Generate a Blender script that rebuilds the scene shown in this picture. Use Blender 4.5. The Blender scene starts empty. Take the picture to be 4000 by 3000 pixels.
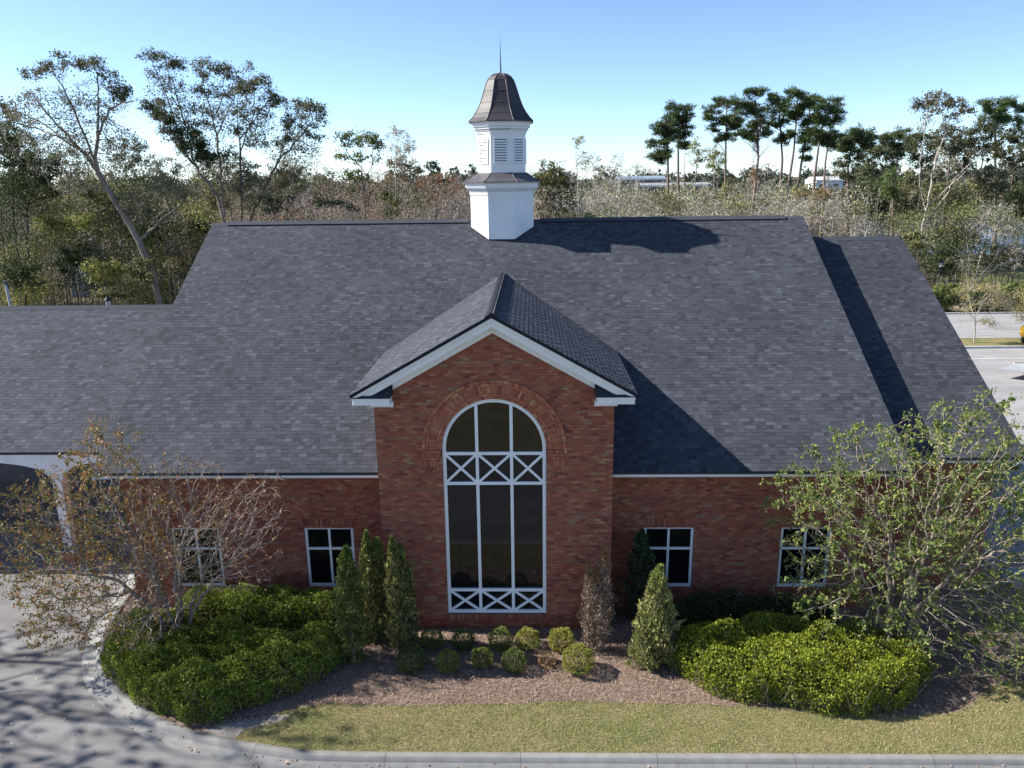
import bpy, math, random
import numpy as np
from mathutils import Vector, Matrix

# ------------------------------------------------------------------ camera, sky, sun, exposure
sc = bpy.context.scene
C = sc.collection
random.seed(4)
RNG = np.random.default_rng(11)

FPX = 3031.4                       # focal length in pixels of a 4000 px wide frame
PITCH, YAW, ROLL = 0.2592, -0.0271, -0.0129
CAM = np.array([1.0455, -20.087, 12.80])
cy, sy, cp, sp = math.cos(YAW), math.sin(YAW), math.cos(PITCH), math.sin(PITCH)
_r = np.array([cy, -sy, 0.0]); _f = np.array([sy*cp, cy*cp, -sp]); _u = np.cross(_r, _f)
RIGHT = _r*math.cos(ROLL) + _u*math.sin(ROLL)
UP = _u*math.cos(ROLL) - _r*math.sin(ROLL)
FWD = _f
cam_d = bpy.data.cameras.new('camera'); cam = bpy.data.objects.new('camera', cam_d); C.objects.link(cam)
cam_d.sensor_width = 36.0; cam_d.lens = FPX/4000*36; cam_d.clip_start = 0.1; cam_d.clip_end = 6000
cam.matrix_world = Matrix(((RIGHT[0], UP[0], -FWD[0], CAM[0]), (RIGHT[1], UP[1], -FWD[1], CAM[1]),
                           (RIGHT[2], UP[2], -FWD[2], CAM[2]), (0, 0, 0, 1)))
sc.camera = cam

SUN_DIR = np.array([-0.795, 0.099, 0.599])          # towards the sun
world = bpy.data.worlds.new('World'); sc.world = world; world.use_nodes = True
wn = world.node_tree
sky = wn.nodes.new('ShaderNodeTexSky'); sky.sky_type = 'NISHITA'; sky.sun_disc = False
sky.sun_elevation = math.asin(0.599); sky.sun_rotation = math.atan2(SUN_DIR[0], SUN_DIR[1]) % (2*math.pi)
sky.air_density = 0.62; sky.dust_density = 0.25; sky.ozone_density = 3.6
wn.links.new(sky.outputs[0], wn.nodes['Background'].inputs[0])
wn.nodes['Background'].inputs[1].default_value = 0.115

sun_d = bpy.data.lights.new('sun', 'SUN'); sun_d.energy = 5.0; sun_d.angle = math.radians(0.53); sun_d.color = (1.0, 0.95, 0.87)
sun = bpy.data.objects.new('sun', sun_d); C.objects.link(sun); sun.location = (-60, 8, 60)
sun.rotation_euler = Vector(SUN_DIR).to_track_quat('Z', 'Y').to_euler()

vs = sc.view_settings
vs.view_transform = 'Standard'; vs.look = 'None'; vs.gamma = 1.0; vs.use_curve_mapping = False; vs.exposure = 1.05
sc.cycles.max_bounces = 6; sc.cycles.transparent_max_bounces = 4; sc.cycles.use_denoising = True


# ------------------------------------------------------------------ helpers
def ray(u, v):
    """world direction through a point of the photograph given on a 2212 px wide frame"""
    k = 4000/2212
    return FWD + RIGHT*((u*k-2000)/FPX) - UP*((v*k-1500)/FPX)


def at(u, v, y):
    d = ray(u, v)
    return CAM + d*((y-CAM[1])/d[1])


def ground(u, v, z=0.0):
    d = ray(u, v)
    return CAM + d*((z-CAM[2])/d[2])


def pxm(y):
    return FPX/1.8083/((y-CAM[1])*1.0)


SMOOTH = {'trunk', 'stems', 'pole', 'spire', 'roof_seam', 'panel_seam', 'bare_woods', 'wheel', 'kerb_section'}


class MB:
    """collects verts/faces (numpy) and links them as one mesh"""
    def __init__(self):
        self.V, self.CL, self.F, self.n = [], [], [], 0

    def add(self, V, F, c=(0.5, 0.5, 0.5)):
        V = np.asarray(V, float); F = np.asarray(F, np.int64)
        c = np.asarray(c, float)
        if c.ndim == 1:
            c = np.tile(c, (len(V), 1))
        self.V.append(V); self.CL.append(c); self.F.append(F+self.n); self.n += len(V)

    def box(self, x0, x1, y0, y1, z0, z1, c=(0.5, 0.5, 0.5), M=None):
        V = np.array([(x0, y0, z0), (x1, y0, z0), (x1, y1, z0), (x0, y1, z0), (x0, y0, z1), (x1, y0, z1), (x1, y1, z1), (x0, y1, z1)], float)
        if M is not None:
            V = V @ M[0].T + M[1]
        self.add(V, [(0, 3, 2, 1), (4, 5, 6, 7), (0, 1, 5, 4), (1, 2, 6, 5), (2, 3, 7, 6), (3, 0, 4, 7)], c)

    def poly(self, pts, c=(0.5, 0.5, 0.5)):
        self.add(pts, [list(range(len(pts)))], c)

    def quad(self, a, b, c_, d, c=(0.5, 0.5, 0.5)):
        self.add([a, b, c_, d], [(0, 1, 2, 3)], c)

    def prism(self, pts, e, c=(0.5, 0.5, 0.5)):
        """closed outline extruded by vector e"""
        p = np.asarray(pts, float); n = len(p)
        self.add(p, [list(range(n))], c); self.add(p+np.asarray(e, float), [list(range(n))[::-1]], c)
        V = np.concatenate([p, p+np.asarray(e, float)])
        self.add(V, [(i, i+n, (i+1) % n+n, (i+1) % n) for i in range(n)], c)

    def tube(self, pts, radii, k=6, c=(0.5, 0.5, 0.5), cap=True):
        pts = np.asarray(pts, float); n = len(pts)
        radii = np.broadcast_to(np.asarray(radii, float), (n,))
        V = []
        for i in range(n):
            d = pts[min(i+1, n-1)]-pts[max(i-1, 0)]; d = d/(np.linalg.norm(d)+1e-9)
            a = np.cross(d, (0.31, 0.95, 0.05) if abs(d[2]) > .8 else (0, 0, 1)); a /= np.linalg.norm(a)+1e-9; b = np.cross(d, a)
            t = np.arange(k)/k*2*math.pi
            V.append(pts[i]+radii[i]*(np.cos(t)[:, None]*a+np.sin(t)[:, None]*b))
        V = np.concatenate(V)
        F = [(i*k+j, i*k+(j+1) % k, (i+1)*k+(j+1) % k, (i+1)*k+j) for i in range(n-1) for j in range(k)]
        self.add(V, F, c)
        if cap:
            self.add(V[:k], [list(range(k))[::-1]], c); self.add(V[-k:], [list(range(k))], c)

    def mesh(self, name, mat, smooth=False):
        me = bpy.data.meshes.new(name)
        V = np.concatenate(self.V); Cc = np.concatenate(self.CL)
        me.vertices.add(len(V)); me.vertices.foreach_set('co', V.astype(np.float32).ravel())
        idx = np.concatenate([f.ravel() for f in self.F])
        tot = np.concatenate([np.full(len(f), f.shape[1]) for f in self.F])
        start = np.concatenate([[0], np.cumsum(tot)[:-1]])
        me.loops.add(len(idx)); me.loops.foreach_set('vertex_index', idx.astype(np.int32))
        me.polygons.add(len(tot)); me.polygons.foreach_set('loop_start', start.astype(np.int32))
        me.polygons.foreach_set('use_smooth', np.full(len(tot), bool(smooth or name in SMOOTH)))
        a = me.attributes.new('col', 'FLOAT_COLOR', 'POINT')
        a.data.foreach_set('color', np.concatenate([Cc, np.ones((len(Cc), 1))], 1).astype(np.float32).ravel())
        me.update(calc_edges=True); me.validate(clean_customdata=False)
        me.materials.append(mat)
        return me

    def build(self, name, mat, parent=None, smooth=False):
        return link(name, self.mesh(name, mat, smooth), parent)


def link(name, me, parent=None):
    o = bpy.data.objects.new(name, me); C.objects.link(o)
    if parent is not None:
        o.parent = parent
        o.matrix_parent_inverse = parent_inv(parent)
    return o


def parent_inv(p):
    """parts are modelled in world coordinates; only a thing's Empty stands off the origin"""
    return Matrix.Translation(-p.location) if p.type == 'EMPTY' and p.parent is None else Matrix.Identity(4)


def thing(name, label, cat, loc=(0, 0, 0), group=None):
    o = bpy.data.objects.new(name, None); C.objects.link(o); o.location = loc
    o.empty_display_size = 0.2
    o['label'] = label; o['category'] = cat
    if group:
        o['group'] = group
    return o


def tag(o, label=None, cat=None, group=None, kind=None):
    for k, v in (('label', label), ('category', cat), ('group', group), ('kind', kind)):
        if v:
            o[k] = v
    return o


# ------------------------------------------------------------------ materials
def new_mat(name):
    m = bpy.data.materials.new(name); m.use_nodes = True
    nt = m.node_tree; b = nt.nodes['Principled BSDF']
    return m, nt, b


def N(nt, t, **kw):
    n = nt.nodes.new(t)
    for k, v in kw.items():
        setattr(n, k, v)
    return n


def mixcol(nt, mode, fac, a, b):
    n = N(nt, 'ShaderNodeMix', data_type='RGBA', blend_type=mode)
    for i, v in ((0, fac), (6, a), (7, b)):
        if hasattr(v, 'is_output'):
            nt.links.new(v, n.inputs[i])
        else:
            n.inputs[i].default_value = v if i == 0 else (*v, 1) if len(v) == 3 else v
    return n.outputs[2]


def ramp(nt, src, p0, c0, p1, c1):
    r = N(nt, 'ShaderNodeValToRGB'); e = r.color_ramp.elements
    e[0].position, e[1].position = p0, p1
    e[0].color = (*c0, 1) if not np.isscalar(c0) else (c0, c0, c0, 1)
    e[1].color = (*c1, 1) if not np.isscalar(c1) else (c1, c1, c1, 1)
    nt.links.new(src, r.inputs[0])
    return r.outputs[0]


def noise(nt, scale, detail=3, rough=0.6, dist=0.0, vec=None):
    n = N(nt, 'ShaderNodeTexNoise'); n.inputs['Scale'].default_value = scale; n.inputs['Detail'].default_value = detail
    n.inputs['Roughness'].default_value = rough; n.inputs['Distortion'].default_value = dist
    if vec is None:
        g = nt.nodes.get('geo') or N(nt, 'ShaderNodeNewGeometry', name='geo')
        vec = g.outputs['Position']
    nt.links.new(vec, n.inputs['Vector'])
    return n.outputs['Fac']


def bump(nt, b, src, strength, dist=0.02):
    bp = N(nt, 'ShaderNodeBump'); bp.inputs['Strength'].default_value = strength; bp.inputs['Distance'].default_value = dist
    nt.links.new(src, bp.inputs['Height']); nt.links.new(bp.outputs[0], b.inputs['Normal'])


def attr_mat(name, rough=0.85, spec=0.3, nscale=20, lo=0.8, hi=1.2, bstr=0.0, trans=0.0, detail=3, metal=0.0):
    m, nt, b = new_mat(name)
    a = N(nt, 'ShaderNodeAttribute', attribute_name='col')
    col = a.outputs['Color']
    if nscale:
        f = noise(nt, nscale, detail)
        col = mixcol(nt, 'MULTIPLY', 1.0, col, ramp(nt, f, 0.3, lo, 0.7, hi))
        if bstr:
            bump(nt, b, f, bstr)
    nt.links.new(col, b.inputs['Base Color'])
    b.inputs['Roughness'].default_value = rough; b.inputs['Specular IOR Level'].default_value = spec; b.inputs['Metallic'].default_value = metal
    if trans:
        t = N(nt, 'ShaderNodeBsdfTranslucent'); nt.links.new(col, t.inputs['Color'])
        mx = N(nt, 'ShaderNodeMixShader'); mx.inputs[0].default_value = trans
        nt.links.new(b.outputs[0], mx.inputs[1]); nt.links.new(t.outputs[0], mx.inputs[2])
        nt.links.new(mx.outputs[0], nt.nodes['Material Output'].inputs['Surface'])
    return m


M_BRICK = attr_mat('brick', 0.9, 0.2, 38, 0.72, 1.25, 0.35)
M_MORTAR = attr_mat('mortar', 0.95, 0.1, 12, 0.8, 1.15, 0.2)
M_SHINGLE = attr_mat('asphalt_shingle', 0.92, 0.25, 90, 0.72, 1.3, 0.25)
M_WHITE = attr_mat('white_paint', 0.5, 0.4, 1.6, 0.93, 1.03, 0.0)
M_METAL = attr_mat('weathered_bronze', 0.55, 0.4, 2.2, 0.8, 1.25, 0.0, metal=0.0)
M_PLAIN = attr_mat('plain', 0.7, 0.3, 6, 0.9, 1.1)
M_CONC = attr_mat('kerb_concrete', 0.9, 0.2, 3.5, 0.82, 1.1, 0.15, detail=6)
M_BARK = attr_mat('bark', 0.9, 0.15, 9, 0.7, 1.3, 0.3)
M_LEAF = attr_mat('leaf', 0.6, 0.2, 0, trans=0.25)
M_GLOSS = attr_mat('glossy_leaf', 0.5, 0.28, 0, trans=0.28)
M_NEEDLE = attr_mat('needle_foliage', 0.7, 0.2, 0, trans=0.15)
M_DRY = attr_mat('dry_straw', 0.85, 0.2, 0, trans=0.1)


def mat_glass():
    m, nt, b = new_mat('dark_glass')
    b.inputs['Base Color'].default_value = (0.006, 0.007, 0.009, 1); b.inputs['Roughness'].default_value = 0.03
    b.inputs['IOR'].default_value = 1.5; b.inputs['Specular IOR Level'].default_value = 0.5
    bump(nt, b, noise(nt, 1.1, 1), 0.02, 0.02)
    return m


def mat_pavement(name, c0, c1, stain_shadow, seed=0.0):
    m, nt, b = new_mat(name)
    g = N(nt, 'ShaderNodeNewGeometry', name='geo')
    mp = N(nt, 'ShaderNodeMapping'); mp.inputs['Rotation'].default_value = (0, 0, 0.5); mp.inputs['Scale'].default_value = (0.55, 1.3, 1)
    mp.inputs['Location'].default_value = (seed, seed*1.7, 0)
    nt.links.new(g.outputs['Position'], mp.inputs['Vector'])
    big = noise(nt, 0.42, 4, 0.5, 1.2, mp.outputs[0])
    mid = noise(nt, 2.6, 5, 0.65)
    fine = noise(nt, 60, 2, 0.7)
    col = ramp(nt, mid, 0.3, c0, 0.75, c1)
    col = mixcol(nt, 'MIX', ramp(nt, big, 0.42, 0.0, 0.68, 0.75), col, stain_shadow)
    col = mixcol(nt, 'MULTIPLY', 1.0, col, ramp(nt, fine, 0.3, 0.78, 0.7, 1.2))
    nt.links.new(col, b.inputs['Base Color']); b.inputs['Roughness'].default_value = 0.92; b.inputs['Specular IOR Level'].default_value = 0.2
    bump(nt, b, fine, 0.25, 0.01)
    return m


def mat_ground(name, ca, cb, cc, s1=0.08, s2=1.4, s3=24):
    m, nt, b = new_mat(name)
    col = mixcol(nt, 'MIX', ramp(nt, noise(nt, s1, 4), 0.4, 0.0, 0.62, 1.0), ca, cb)
    col = mixcol(nt, 'MIX', ramp(nt, noise(nt, s2, 5, 0.7), 0.45, 0.0, 0.72, 0.8), col, cc)
    fine = noise(nt, s3, 3, 0.75)
    col = mixcol(nt, 'MULTIPLY', 1.0, col, ramp(nt, fine, 0.28, 0.6, 0.75, 1.35))
    nt.links.new(col, b.inputs['Base Color']); b.inputs['Roughness'].default_value = 0.95; b.inputs['Specular IOR Level'].default_value = 0.1
    bump(nt, b, fine, 0.5, 0.04)
    return m


def mat_water():
    m, nt, b = new_mat('pond_water')
    b.inputs['Base Color'].default_value = (0.012, 0.03, 0.06, 1); b.inputs['Roughness'].default_value = 0.08; b.inputs['IOR'].default_value = 1.33
    bump(nt, b, noise(nt, 0.9, 3), 0.25, 0.15)
    return m


def mat_brick_tex():
    m, nt, b = new_mat('brick_side_wall')
    g = N(nt, 'ShaderNodeNewGeometry', name='geo')
    sx = N(nt, 'ShaderNodeSeparateXYZ'); nt.links.new(g.outputs['Position'], sx.inputs[0])
    ad = N(nt, 'ShaderNodeMath'); ad.operation = 'ADD'; nt.links.new(sx.outputs[0], ad.inputs[0]); nt.links.new(sx.outputs[1], ad.inputs[1])
    cb = N(nt, 'ShaderNodeCombineXYZ'); nt.links.new(ad.outputs[0], cb.inputs[0]); nt.links.new(sx.outputs[2], cb.inputs[1])
    t = N(nt, 'ShaderNodeTexBrick'); t.inputs['Scale'].default_value = 1.0; t.inputs['Brick Width'].default_value = 0.2032; t.inputs['Row Height'].default_value = 0.0813
    t.inputs['Mortar Size'].default_value = 0.006; t.inputs['Color1'].default_value = (0.30, 0.11, 0.075, 1); t.inputs['Color2'].default_value = (0.22, 0.075, 0.055, 1); t.inputs['Mortar'].default_value = (0.22, 0.18, 0.15, 1)
    nt.links.new(cb.outputs[0], t.inputs['Vector']); nt.links.new(t.outputs['Color'], b.inputs['Base Color']); b.inputs['Roughness'].default_value = 0.9
    return m


M_GLASS = mat_glass(); M_WATER = mat_water(); M_SIDE = mat_brick_tex()
M_DRIVE = mat_pavement('driveway_asphalt', (0.19, 0.186, 0.184), (0.25, 0.246, 0.243), (0.115, 0.108, 0.105))  # broad dark blotches are soft tree shadow put into the asphalt colour
M_LOT = mat_pavement('parking_pavement', (0.28, 0.275, 0.27), (0.34, 0.335, 0.33), (0.21, 0.2, 0.195), 7.0)
M_STREET = mat_pavement('street_asphalt', (0.13, 0.125, 0.12), (0.18, 0.175, 0.17), (0.10, 0.095, 0.09), 3.0)
M_MULCH = mat_ground('pine_straw_mulch', (0.17, 0.115, 0.085), (0.22, 0.155, 0.12), (0.27, 0.21, 0.175), 0.5, 3.0, 40)
M_LAWN = mat_ground('winter_lawn', (0.23, 0.20, 0.095), (0.15, 0.16, 0.06), (0.29, 0.24, 0.13), 0.6, 2.2, 55)
M_FOREST = mat_ground('woodland_floor', (0.075, 0.062, 0.04), (0.09, 0.085, 0.045), (0.13, 0.10, 0.06), 0.05, 0.5, 6)
M_FARGRASS = mat_ground('far_grass', (0.10, 0.12, 0.04), (0.13, 0.14, 0.05), (0.16, 0.14, 0.07), 0.1, 0.8, 12)
M_SOIL = mat_ground('sandy_soil', (0.26, 0.23, 0.20), (0.32, 0.29, 0.26), (0.2, 0.17, 0.14), 0.8, 4, 50)

WHITE = np.array([0.80, 0.80, 0.79])

# ------------------------------------------------------------------ ground, roads, lawn
def sheet(name, pts, z, mat, kind='structure', parent=None):
    b = MB(); b.poly([(p[0], p[1], z) for p in pts])
    o = b.build(name, mat, parent)
    o['kind'] = kind
    return o


sheet('ground', [(-3000, -600), (3000, -600), (3000, 4500), (-3000, 4500)], -0.06, M_FOREST)
KERB = [(40, -5.05), (12.05, -5.09), (6.3, -5.11), (0.5, -5.13), (-3.04, -5.13), (-4.32, -5.09), (-5.78, -4.81), (-7.03, -4.49), (-8.06, -4.04),
        (-9.41, -3.12), (-10.2, -2.45), (-10.75, -1.75), (-11.15, -1.0), (-11.45, -0.1), (-11.65, 1.0), (-11.9, 2.6), (-12.2, 4.0)]
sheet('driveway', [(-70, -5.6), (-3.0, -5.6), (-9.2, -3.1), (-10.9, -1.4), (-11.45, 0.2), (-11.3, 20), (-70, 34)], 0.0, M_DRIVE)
sheet('street', [(-150, -14.6), (150, -14.6), (150, -5.55), (-150, -5.55)], 0.004, M_STREET)
sheet('far_verge', [(-150, -40), (150, -40), (150, -14.9), (-150, -14.9)], 0.10, M_LAWN)
b = MB(); b.box(-150, 150, -14.9, -14.6, -0.04, 0.14, (0.46, 0.45, 0.43)); o = b.build('far_kerb', M_CONC); o['kind'] = 'structure'
sheet('parking_lot', [(16.3, -2), (90, -2), (90, 38.0), (16.3, 38.0)], 0.0, M_LOT)
sheet('parking_aisle', [(16.3, 41.0), (90, 41.0), (90, 52.6), (16.3, 52.6)], 0.0, M_LOT)
sheet('parking_island_lawn', [(16.3, 38.0), (90, 38.0), (90, 41.0), (16.3, 41.0)], 0.11, M_LAWN)
b = MB(); b.box(16.3, 90, 37.75, 38.0, -0.04, 0.15, (0.45, 0.44, 0.43)); b.box(16.3, 90, 41.0, 41.2, -0.04, 0.15, (0.45, 0.44, 0.43)); b.box(16.3, 90, 52.6, 52.8, -0.04, 0.15, (0.45, 0.44, 0.43))
o = b.build('parking_kerb', M_CONC); o['kind'] = 'structure'
b = MB()
for yy in (34.4,):
    b.quad((24, yy, 0.004), (60, yy, 0.004), (60, yy+0.12, 0.004), (24, yy+0.12, 0.004), (0.62, 0.62, 0.6))
o = b.build('road_marking', M_PLAIN); o['kind'] = 'structure'
sheet('meadow', [(44, 60), (120, 60), (140, 105), (60, 100)], -0.03, M_FARGRASS)
pond = []
for i in range(40):
    a = i/40*2*math.pi
    pond.append((104+56*math.cos(a)*(1+0.12*math.sin(3*a+1)), 150+52*math.sin(a)*(1+0.1*math.sin(4*a))))
sheet('water', pond, -0.02, M_WATER)
sheet('far_field', [(30, 205), (230, 205), (260, 330), (20, 330)], -0.04, M_FARGRASS)

ISLAND = KERB[1:] + [(-12.2, 4.0), (-11.2, 6), (16.3, 6), (16.3, -2), (40, -2), (40, -5.05)]
sheet('mulch_bed', [(p[0], p[1]+(0.02 if p[1] < -3 else 0)) for p in ISLAND], 0.10, M_MULCH)
LAWN_EDGE = [(-6.76, -4.3), (-5.69, -3.98), (-4.9, -3.6), (-4.03, -3.38), (-2.37, -3.49), (-0.34, -3.41), (2.09, -3.3), (4.95, -3.37), (6.8, -3.5), (8.61, -3.67), (10.33, -3.72), (11.27, -3.65),
             (11.87, -3.3), (12.7, -2.6), (13.9, -2.3), (20, -2.0), (40, -2.0)]
LAWN = LAWN_EDGE + [(40, -5.1), (12.05, -5.1), (0.5, -5.14), (-3.0, -5.14), (-4.3, -5.1), (-5.8, -4.83)]
sheet('lawn', LAWN, 0.108, M_LAWN)
sheet('bare_soil', [(-6.9, -4.42), (-6.2, -4.12), (-5.4, -3.85), (-4.9, -3.9), (-5.2, -4.15), (-5.9, -4.4), (-6.0, -4.72), (-6.6, -4.6)], 0.113, M_SOIL)


def poly_contains(poly, P):
    P = np.asarray(P); inside = np.zeros(len(P), bool); n = len(poly)
    for i in range(n):
        x1, y1 = poly[i]; x2, y2 = poly[(i+1) % n]
        c = ((y1 > P[:, 1]) != (y2 > P[:, 1])) & (P[:, 0] < (x2-x1)*(P[:, 1]-y1)/(y2-y1+1e-12)+x1)
        inside ^= c
    return inside


def poly_dist(poly, P):
    P = np.asarray(P)[:, :2]; d = np.full(len(P), 1e9); n = len(poly)
    for i in range(n):
        a = np.array(poly[i]); e = np.array(poly[(i+1) % n])-a
        t = np.clip(((P-a)@e)/(e@e+1e-12), 0, 1)
        d = np.minimum(d, np.linalg.norm(P-(a+t[:, None]*e), axis=1))
    return d


def sample_poly(poly, n):
    p = np.array(poly); lo, hi = p.min(0), p.max(0); out = []
    while sum(map(len, out)) < n:
        q = RNG.uniform(lo, hi, (n, 2)); out.append(q[poly_contains(poly, q)])
    return np.concatenate(out)[:n]


# kerb: cast in sections with joints, gutter pan in front
kerb = bpy.data.objects.new('kerb', None); C.objects.link(kerb); kerb['kind'] = 'structure'
kp = np.array(KERB[::-1], float)
seg = np.linalg.norm(np.diff(kp, axis=0), axis=1); s_acc = np.concatenate([[0], np.cumsum(seg)]); total = s_acc[-1]


def kpt(s):
    return np.array([np.interp(s, s_acc, kp[:, 0]), np.interp(s, s_acc, kp[:, 1])])


def kframe(s):
    t = kpt(min(s+0.25, total))-kpt(max(s-0.25, 0)); t /= np.linalg.norm(t)
    return kpt(s), np.array([t[1], -t[0]])       # outward (towards the road)


PROFILE = [(-0.02, 0.06), (0.0, 0.135), (0.13, 0.135), (0.16, 0.122), (0.205, 0.03), (0.215, 0.012), (0.55, 0.006), (0.55, -0.04)]
s = 0.0
while s < total-0.2:
    e = min(s+3.08, total); b = MB(); m = max(2, int((e-s)/0.3)+1); V = []
    for q in np.linspace(s+0.004, e-0.004, m):
        p, n = kframe(q)
        V += [(p[0]+n[0]*u, p[1]+n[1]*u, z) for u, z in PROFILE]
    k = len(PROFILE); shade = 0.215+0.03*random.random()
    b.add(V, [(i*k+j, i*k+j+1, (i+1)*k+j+1, (i+1)*k+j) for i in range(m-1) for j in range(k-1)], np.array([shade, shade*0.975, shade*0.93]))
    b.build('kerb_section', M_CONC, kerb)
    s = e

# ------------------------------------------------------------------ the brick building
BLD = thing('brick_building', 'red brick building with grey shingle roofs, white cupola and tall arched front window', 'building', (0, 0, 0.1))


def part(name, parent=None):
    o = bpy.data.objects.new(name, None); C.objects.link(o); o.parent = parent or BLD
    o.matrix_parent_inverse = parent_inv(parent or BLD)
    return o


BR, BH = 0.2032, 0.0813
PAL = np.array([(.32, .108, .064), (.29, .09, .056), (.36, .132, .077), (.26, .076, .052), (.375, .158, .09), (.37, .195, .10), (.20, .058, .042), (.30, .115, .07), (.29, .185, .115), (.32, .095, .054)])
PALW = np.array([5, 5, 4, 3.5, 2.2, .8, 1.1, 3, 0.5, 4]); PALW = PALW/PALW.sum()


def brick_color(n=1):
    return PAL[RNG.choice(len(PAL), n, p=PALW)]*RNG.uniform(0.88, 1.1, (n, 1))


def brick_block(b, x0, x1, z0, z1, y, proud, c):
    """five faces of a brick standing proud of the joint plane y; slightly rounded by a 2 mm chamfer"""
    f, h = y-proud, 0.0008
    V = [(x0, y, z0), (x1, y, z0), (x1, y, z1), (x0, y, z1), (x0+h, f, z0+h), (x1-h, f, z0+h), (x1-h, f, z1-h), (x0+h, f, z1-h)]
    b.add(V, [(4, 5, 6, 7), (0, 1, 5, 4), (1, 2, 6, 5), (2, 3, 7, 6), (3, 0, 4, 7)], c)


def spans(x0, x1, holes):
    out = [(x0, x1)]
    for a, e in holes:
        nxt = []
        for p, q in out:
            if e <= p or a >= q:
                nxt.append((p, q)); continue
            if a > p:
                nxt.append((p, a))
            if e < q:
                nxt.append((e, q))
        out = nxt
    return out


def brick_wall(name, x0, x1, z0, rows, y, holes, limit=None, singles=0, phase=0):
    """running bond wall; `holes(za, zb)` gives the openings of a course; the `singles` bricks that show largest become objects"""
    wall = MB(); stuff = MB(); full = []
    for k in range(rows):
        za = z0+k*BH; zb = za+BH; xa, xb = x0, x1
        if limit:
            xa, xb = max(x0, -limit(za)), min(x1, limit(za))
            if xb-xa < 0.1:
                break
        off = (0 if (k+phase) % 2 else BR/2)
        groove = 0.014 if (k+phase) % 9 == 0 else 0.0
        for p, q in spans(xa, xb, holes(za, zb)):
            wall.quad((p, y, za), (q, y, za), (q, y, zb), (p, y, zb), (0.19, 0.155, 0.125))
            i = math.floor((p-x0-off)/BR); x = x0+off+i*BR
            while x < q:
                a, e = max(x+0.004, p+0.002), min(x+BR-0.004, q-0.002)
                if e-a > 0.03:
                    pr = 0.009+RNG.uniform(-0.002, 0.0025)
                    c = brick_color()[0]
                    if e-a > BR-0.011 and not groove and singles:
                        full.append((a, za, pr, c))
                    else:
                        brick_block(stuff, a, e, za+0.005+groove, zb-0.005, y, pr, c)
                x += BR
    w = wall.build(name, M_MORTAR, BLD)
    full.sort(key=lambda t: (t[0]-CAM[0])**2+(y-CAM[1])**2+1.1*(t[1]-CAM[2])**2)
    if singles:
        protos = []
        for c in PAL:
            b = MB(); brick_block(b, 0, BR-0.008, 0.005, BH-0.005, 0, 0.009, c); protos.append(b.mesh('brick', M_BRICK))
        idx = RNG.choice(len(PAL), len(full), p=PALW)
        for i, (a, za, pr, c) in enumerate(full):
            if i < singles:
                o = link('brick', protos[idx[i]], w); o.location = (a, y+RNG.uniform(-.002, .0015), za)
            else:
                brick_block(stuff, a, a+BR-0.008, za+0.005, za+BH-0.005, y, pr, c)
    o = stuff.build('brickwork', M_BRICK, w); o['kind'] = 'stuff'
    return w


WX, WW, ZB, ZS = -0.015, 1.43, 0.56, 5.62        # arched window: centre, half width, sill, springing line
RING = 0.567


def arch_holes(za, zb):
    zc = (za+zb)/2
    if zc < ZB-0.21 or zc > ZS+WW+RING:
        return []
    if zc < ZB:
        return [(WX-WW-0.0, WX+WW+0.0)]
    if zc < ZS:
        return [(WX-WW, WX+WW)]
    h = math.sqrt(max((WW+RING-0.03)**2-(zc-ZS)**2, 0.0))
    return [(WX-h, WX+h)]


gz = lambda x: 9.43-0.563*abs(x)                      # top of the front gable's roof
gable_wall = brick_wall('gable_wall', -3.25, 3.25, 0.06, 114, 0.010, arch_holes, limit=lambda z: 3.25 if z < 7.0 else max(0, (9.43-0.22-z)/0.563), singles=300)
# masonry behind the arch ring
b = MB(); n = 48
for i in range(n):
    a0, a1 = math.pi*i/n, math.pi*(i+1)/n
    P = lambda r, a: (WX+r*math.cos(a), 0.008, ZS+r*math.sin(a))
    b.quad(P(WW, a0), P(WW+RING+.03, a0), P(WW+RING+.03, a1), P(WW, a1), (0.24, 0.2, 0.165))
b.build('arch_backing', M_MORTAR, gable_wall)
arch = part('brick_arch')


def voussoir(P4, proud, c):
    b = MB(); V = [(x, 0.006, z) for x, z in P4]+[(x, -proud, z) for x, z in P4]
    b.add(V, [(4, 5, 6, 7), (0, 1, 5, 4), (1, 2, 6, 5), (2, 3, 7, 6), (3, 0, 4, 7)], c)
    b.build('voussoir', M_BRICK, arch)


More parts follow.
